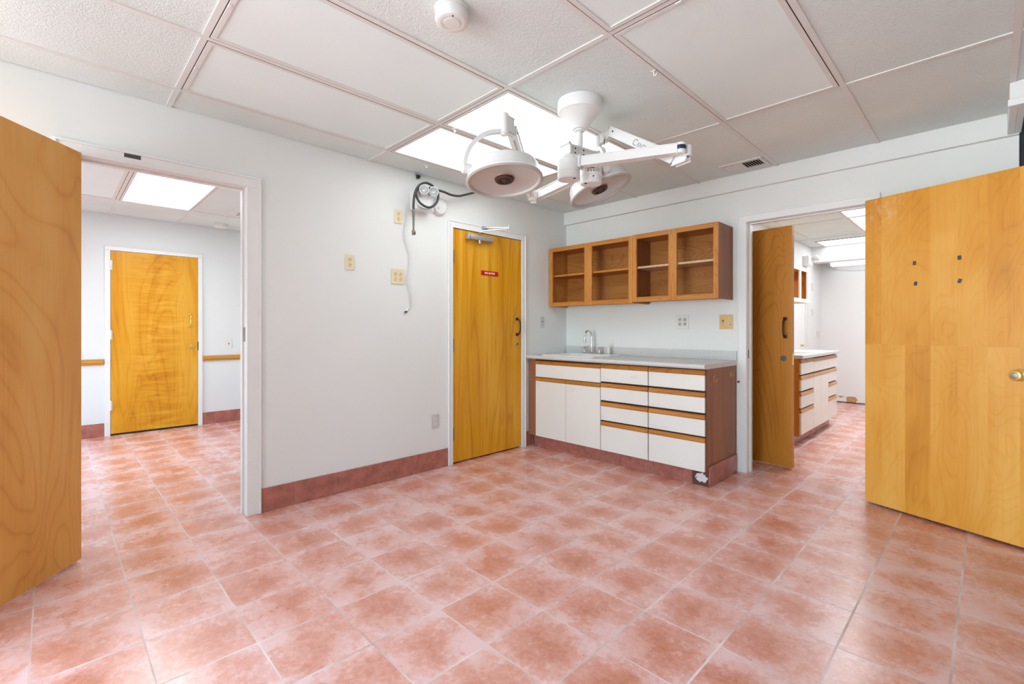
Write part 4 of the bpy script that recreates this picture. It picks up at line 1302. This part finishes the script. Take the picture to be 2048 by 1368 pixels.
k1c = Vector((2.158, -1.776, 2.06)); k1d = Vector((2.171, -1.731, 2.06))
knuckle(k1c, k1d, 2.062)
cl = Vector((2.095, -1.706, 2.045)); cu = Vector((1.652, -1.6155, 2.345))
MB().beam(R(k1d) + Vector((0, 0, -.036)), R(cl) + Vector((0, 0, -.014)), .030, .030, .006, h1=.040).build('arm_bracket', M['white_enamel'], sl, 40)
def spring_arm(p0, p1, w_, h_, lettering=None):
    p0 = Vector(p0); p1 = Vector(p1)
    ar = MB().beam(R(p0), R(p1), w_, h_, .004, h1=h_ * .92).build('spring_arm', M['white_enamel'], sl, 40)
    d_ = (p1 - p0).normalized()
    sd = d_.cross(Vector((0, 0, 1))).normalized()
    up = sd.cross(d_)
    MB().beam(R(p0 + d_ * .05) - up * (h_ / 2 + .0008), R(p1 - d_ * .05) - up * (h_ / 2 + .0008), .006, .003, 0).build('cover_seam', M['lens_rim'], ar)
    if sd.dot(Vector((3.23, -4.0, 1.17)) - p0) < 0: sd = -sd
    q = R(p1 - d_ * .032) + sd * (w_ / 2) + up * .004
    MB().cyl(q - sd * .002, q + sd * .0025, .0048, None, 12).build('bolt', M['black'], ar)
    if lettering:
        xa = -d_ if sd.cross(-d_).dot(up) < 0 else d_
        # text x axis runs left to right for a viewer facing the side panel
        view_right = up.cross(sd)
        xa = view_right.normalized()
        mt = Matrix((xa, up, sd)).transposed().to_4x4()
        c_ = R(p0 + (p1 - p0) * .40) + sd * (w_ / 2 + .0004) + up * (-.004)
        big = text_mesh('lettering', 'C', .050, M['ink'], ar, (0, 0, 0), (0, 0, 0), .0003, shear=.12)
        big.matrix_local = Matrix.Translation(c_ - xa * .084) @ mt
        sm = text_mesh('lettering', 'ENTURY', .034, M['ink'], ar, (0, 0, 0), (0, 0, 0), .0003, shear=.12)
        sm.matrix_local = Matrix.Translation(c_ + xa * .004 - up * .005) @ mt
    return ar
spring_arm(cl, cu, .046, .050, 'CENTURY')

# lamp heads
def lamp_head(c_, n_, piv, spx, sp_z0, sp_z1, rl=0.19):
    c_ = Vector(c_); n_ = Vector(n_).normalized(); a_ = Vector(piv)
    a_ = (a_ - n_ * a_.dot(n_)).normalized()
    L_ = -n_
    hd = MB().lathe([(.176, .004), (.190, .000), (.192, .006), (.188, .014), (.184, .020), (.176, .060), (.168, .076), (.145, .086), (.08, .092), (0, .094)], R(c_), L_, 72).build('lamp_head', M['white_enamel'], sl, 35)
    MB().lathe([(.1925, .001), (.1925, -.003), (.184, -.007), (.174, -.005), (.1705, .001), (.1705, .008), (.176, .010)], R(c_), L_, 72).build('lens_rim', M['lens_rim'], hd, 35)
    MB().lathe([(.1715, .005), (.150, .009), (.11, .014), (.07, .017), (.044, .018)], R(c_), L_, 72).build('reflector', M['reflector'], hd, 35)
    cap = MB().lathe([(.046, .019), (.048, .006), (.044, .001), (.032, .000), (.030, .003), (.014, .003), (.012, .000), (0, .000)], R(c_), L_, 36)
    cap = cap.build('vent_cap', M['brown_cap'], hd, 35)
    MB().lathe([(.0525, .0185), (.0520, .013), (.0485, .012)], R(c_), L_, 36).build('cap_reflection_ring', M['copper_tint'], hd, 35)  # short coppery ring painting the cap's reflection in the dish
    # vent slots in the cap
    u_ = L_.cross(Vector((0, 0, 1)) if abs(L_.z) < .99 else Vector((1, 0, 0))).normalized(); v_ = L_.cross(u_)
    vs = MB()
    for i in range(8):
        t_ = 2 * pi * i / 8
        q = R(c_) + L_ * .0005 + (u_ * cos(t_) + v_ * sin(t_)) * .026
        vs.cyl(q - L_ * .0012, q + L_ * .001, .0055, None, 10)
    vs.build('vent_slots', M['gap'], cap)
    m_ = c_ + L_ * .042
    pv = MB().cyl(R(m_ + a_ * .176), R(m_ + a_ * .218), .026, .024, 32, .004).build('tilt_pivot', M['white_enamel'], hd, 40)
    MB().cyl(R(m_ - a_ * .176), R(m_ - a_ * .205), .011, .012, 20, .002).build('tilt_knob', M['white_enamel'], hd, 40)
    # curved yoke from the pivot up to the spindle
    up = Vector((0, 0, 1)) - a_ * a_.z
    up.normalize()
    th0 = math.acos(max(-1, min(1, a_.z)))
    rad = .206
    pts_ = []
    for i in range(13):
        t_ = (i / 12) * (pi / 2) * (1.0 if abs(a_.z) < .05 else th0 / (pi / 2))
        pts_.append(R(m_ + (a_ * cos(t_) + up * sin(t_)) * rad))
    wd = a_.cross(up)
    yk = MB().tube([tuple(q) for q in pts_], .01, 8, 2, flat=(.024, .020, tuple(wd))).build('yoke', M['white_enamel'], sl, 40)
    s0 = R((m_.x, m_.y, sp_z0)); s1_ = R((m_.x, m_.y, sp_z1))
    MB().cyl(s0, s1_, .0235, None, 32, .004).cyl(s0 - Vector((0, 0, .010)), s0, .019, None, 28, .002).build('spindle', M['white_enamel'], sl, 40)
    return m_

m1 = lamp_head((1.542, -2.396, 1.900), (.143, -.047, -.989), (-.377, -.926, -.011), None, 2.140, 2.240)
m2 = lamp_head((1.586, -1.638, 1.998), (.341, .162, -.926), (.735, -.658, .15), None, 2.238, 2.330)
# joints between spindles and spring arms
j1 = Vector((1.523, -2.330, 2.195))
MB().beam(R(m1 + Vector((0, 0, .250))), R(j1), .032, .070, .004).build('arm_joint', M['white_enamel'], sl, 40)
MB().beam(R(m1 + Vector((-.004, .030, .222))), R(j1 + Vector((-.004, .02, -.03))), .020, .020, .002).build('hinge_pin', M['white_enamel'], sl, 40)
k2d = Vector((1.112, -1.722, 2.05))
knuckle(k2, k2d, 2.058, band=False)
spring_arm((1.130, -1.755, 2.035), (j1.x - .008, j1.y + .012, j1.z - .012), .042, .044)
MB().beam(R(k2d) + Vector((0, 0, -.03)), R((1.135, -1.765, 2.032)), .028, .030, .005).build('arm_bracket', M['white_enamel'], sl, 40)
j2 = Vector((1.610, -1.632, 2.315))
MB().beam(R(m2 + Vector((0, 0, .262))), R(j2), .034, .052, .004).beam(R(j2), R(cu), .038, .046, .004).build('arm_joint', M['white_enamel'], sl, 40)
MB().tube([tuple(R(j2) + Vector((0.012, -.018, -.022))), tuple(R(j2) + Vector((0.012, -.020, -.050)))], .003, 8, 0).sphere(R(j2) + Vector((.012, -.019, -.022)), .006, 10).build('lock_screw', M['steel'], sl, 40)


# ================================================================== RIGHT ROOM FURNITURE
o = thing('base_cabinet', 'white base cabinet with oak pulls in the right room', 'base cabinet', (1.3005, 1.255, 0), RZ)
# local x runs along the wall (+Y), local -y runs out of the wall (+X)
fx = -.615
Lc = 1.545
MB().box(.004, Lc, fx, -.002, .112, .866).box(.03, Lc - .02, -.545, -.002, .0006, .112).build('carcass', M['dark_gap'], o)
MB().box(0.0, .0035, fx - .001, -.002, .10, .868).build('side_panel', M['door_brown'], o)['label'] = 'brown veneer side panel'
tk = MB()
for i in range(5):
    tk.box(.03 + i * .30, min(.03 + i * .30 + .297, Lc - .02), -.556, -.546, .002, .110, bevel=.002)
tk.build('toe_kick', M['base_tile'], o)
def front2(name, x0, x1, z0, z1, strip=.036):
    f = MB().box(x0, x1, fx - .018, fx - .0005, z0, z1 - (strip or 0), bevel=.0012).build(name, M['laminate'], o)
    if strip:
        MB().loops([[(xx, fx - .001, z1 - strip + .0004), (xx, fx - .020, z1 - strip + .0004), (xx, fx - .024, z1 - strip + .008), (xx, fx - .014, z1), (xx, fx - .001, z1)] for xx in (x0 - .0005, x1 + .0005)], True, True).build('finger_pull', M['oak_pull_y2'], f)
k = wood('pale_oak_pull', (150, 100, 62), (192, 142, 98), (210, 166, 122), rings=14, across=3.6, stretch=0.1, lines=0.6, fine=0.4, rough=0.45, axis='x')
M['oak_pull_y2'] = k
for z0, z1 in rows:
    front2('drawer', .008, .470, z0, z1)
front2('drawer_front', .476, 1.120, .712, .853)
front2('drawer_front', 1.124, Lc - .003, .712, .853)
front2('door', .476, .780, .118, .697)
front2('door', .784, 1.120, .118, .697)
for z0, z1 in rows[1:]:
    front2('drawer', 1.124, Lc - .003, z0, z1)
o = thing('countertop', 'white countertop with sink cutout on the right room cabinet', 'countertop', (1.3005, 1.235, .868), RZ)
MB().box(0, 1.575, -.655, -.001, 0, .036, bevel=.006).build('worktop', M['counter'], o)
MB().loops([rrect(.85, -.33, .62, .50, .05, .0364), rrect(.85, -.33, .62, .50, .05, .043), rrect(.85, -.33, .56, .44, .05, .045), rrect(.85, -.33, .50, .36, .06, .038)], False, True).build('sink_rim', M['porcelain'], o, 50)
MB().tube([(.85, -.07, .044), (.85, -.07, .20), (.85, -.10, .25), (.85, -.16, .25), (.85, -.18, .21)], .011, 12, 5).build('tap', M['chrome'], o, 40)
o = thing('wall_cabinet', 'open wall cabinet with white face frame in the right room', 'wall cabinet', (1.3005, 1.95, 1.495), RZ)
M['frame_white'] = simple('painted_face_frame', (238, 236, 230), 0.45, var=0.02)
for xx in (0, .952):
    MB().box(xx, xx + .012, -.288, -.001, 0, .43).build('side_panel', M['oak_v'], o)
MB().box(.012, .952, -.012, -.001, .0, .43).box(.012, .952, -.288, -.012, .004, .018).box(.012, .952, -.288, -.012, .412, .428).build('case', M['door_curl'], o)
ff = MB()
for a, b in ((0, .04), (.27, .315), (.59, .645), (.922, .964)):
    ff.box(a, b, -.306, -.288, 0, .43, bevel=.0015)
ff.box(.04, .922, -.3055, -.288, 0, .045).box(.04, .922, -.3055, -.288, .392, .43)
ff.build('face_frame', M['frame_white'], o)
o = thing('wall_valve', 'small brass valve on the side wall of the right room above the counter', 'valve', (1.3005, 3.80, .925), RZ)
MB().lathe([(0, 0), (.036, 0), (.034, -.006), (0, -.007)], (0, 0, 0), (0, 1, 0), 24).build('escutcheon', M['paper'], o, 40)
MB().cyl((0, -.005, 0), (0, -.04, 0), .014, .012, 16, .001).build('stem', M['brass'], o, 40)
struct('trim_13', MB().box(1.3004, 1.318, 4.02, 4.06, .9, 2.05, bevel=.002).box(1.3004, 1.314, 4.16, 4.18, .9, 2.05, bevel=.002), M['trim'], 'white upright trim on the side wall of the right room', 'trim')
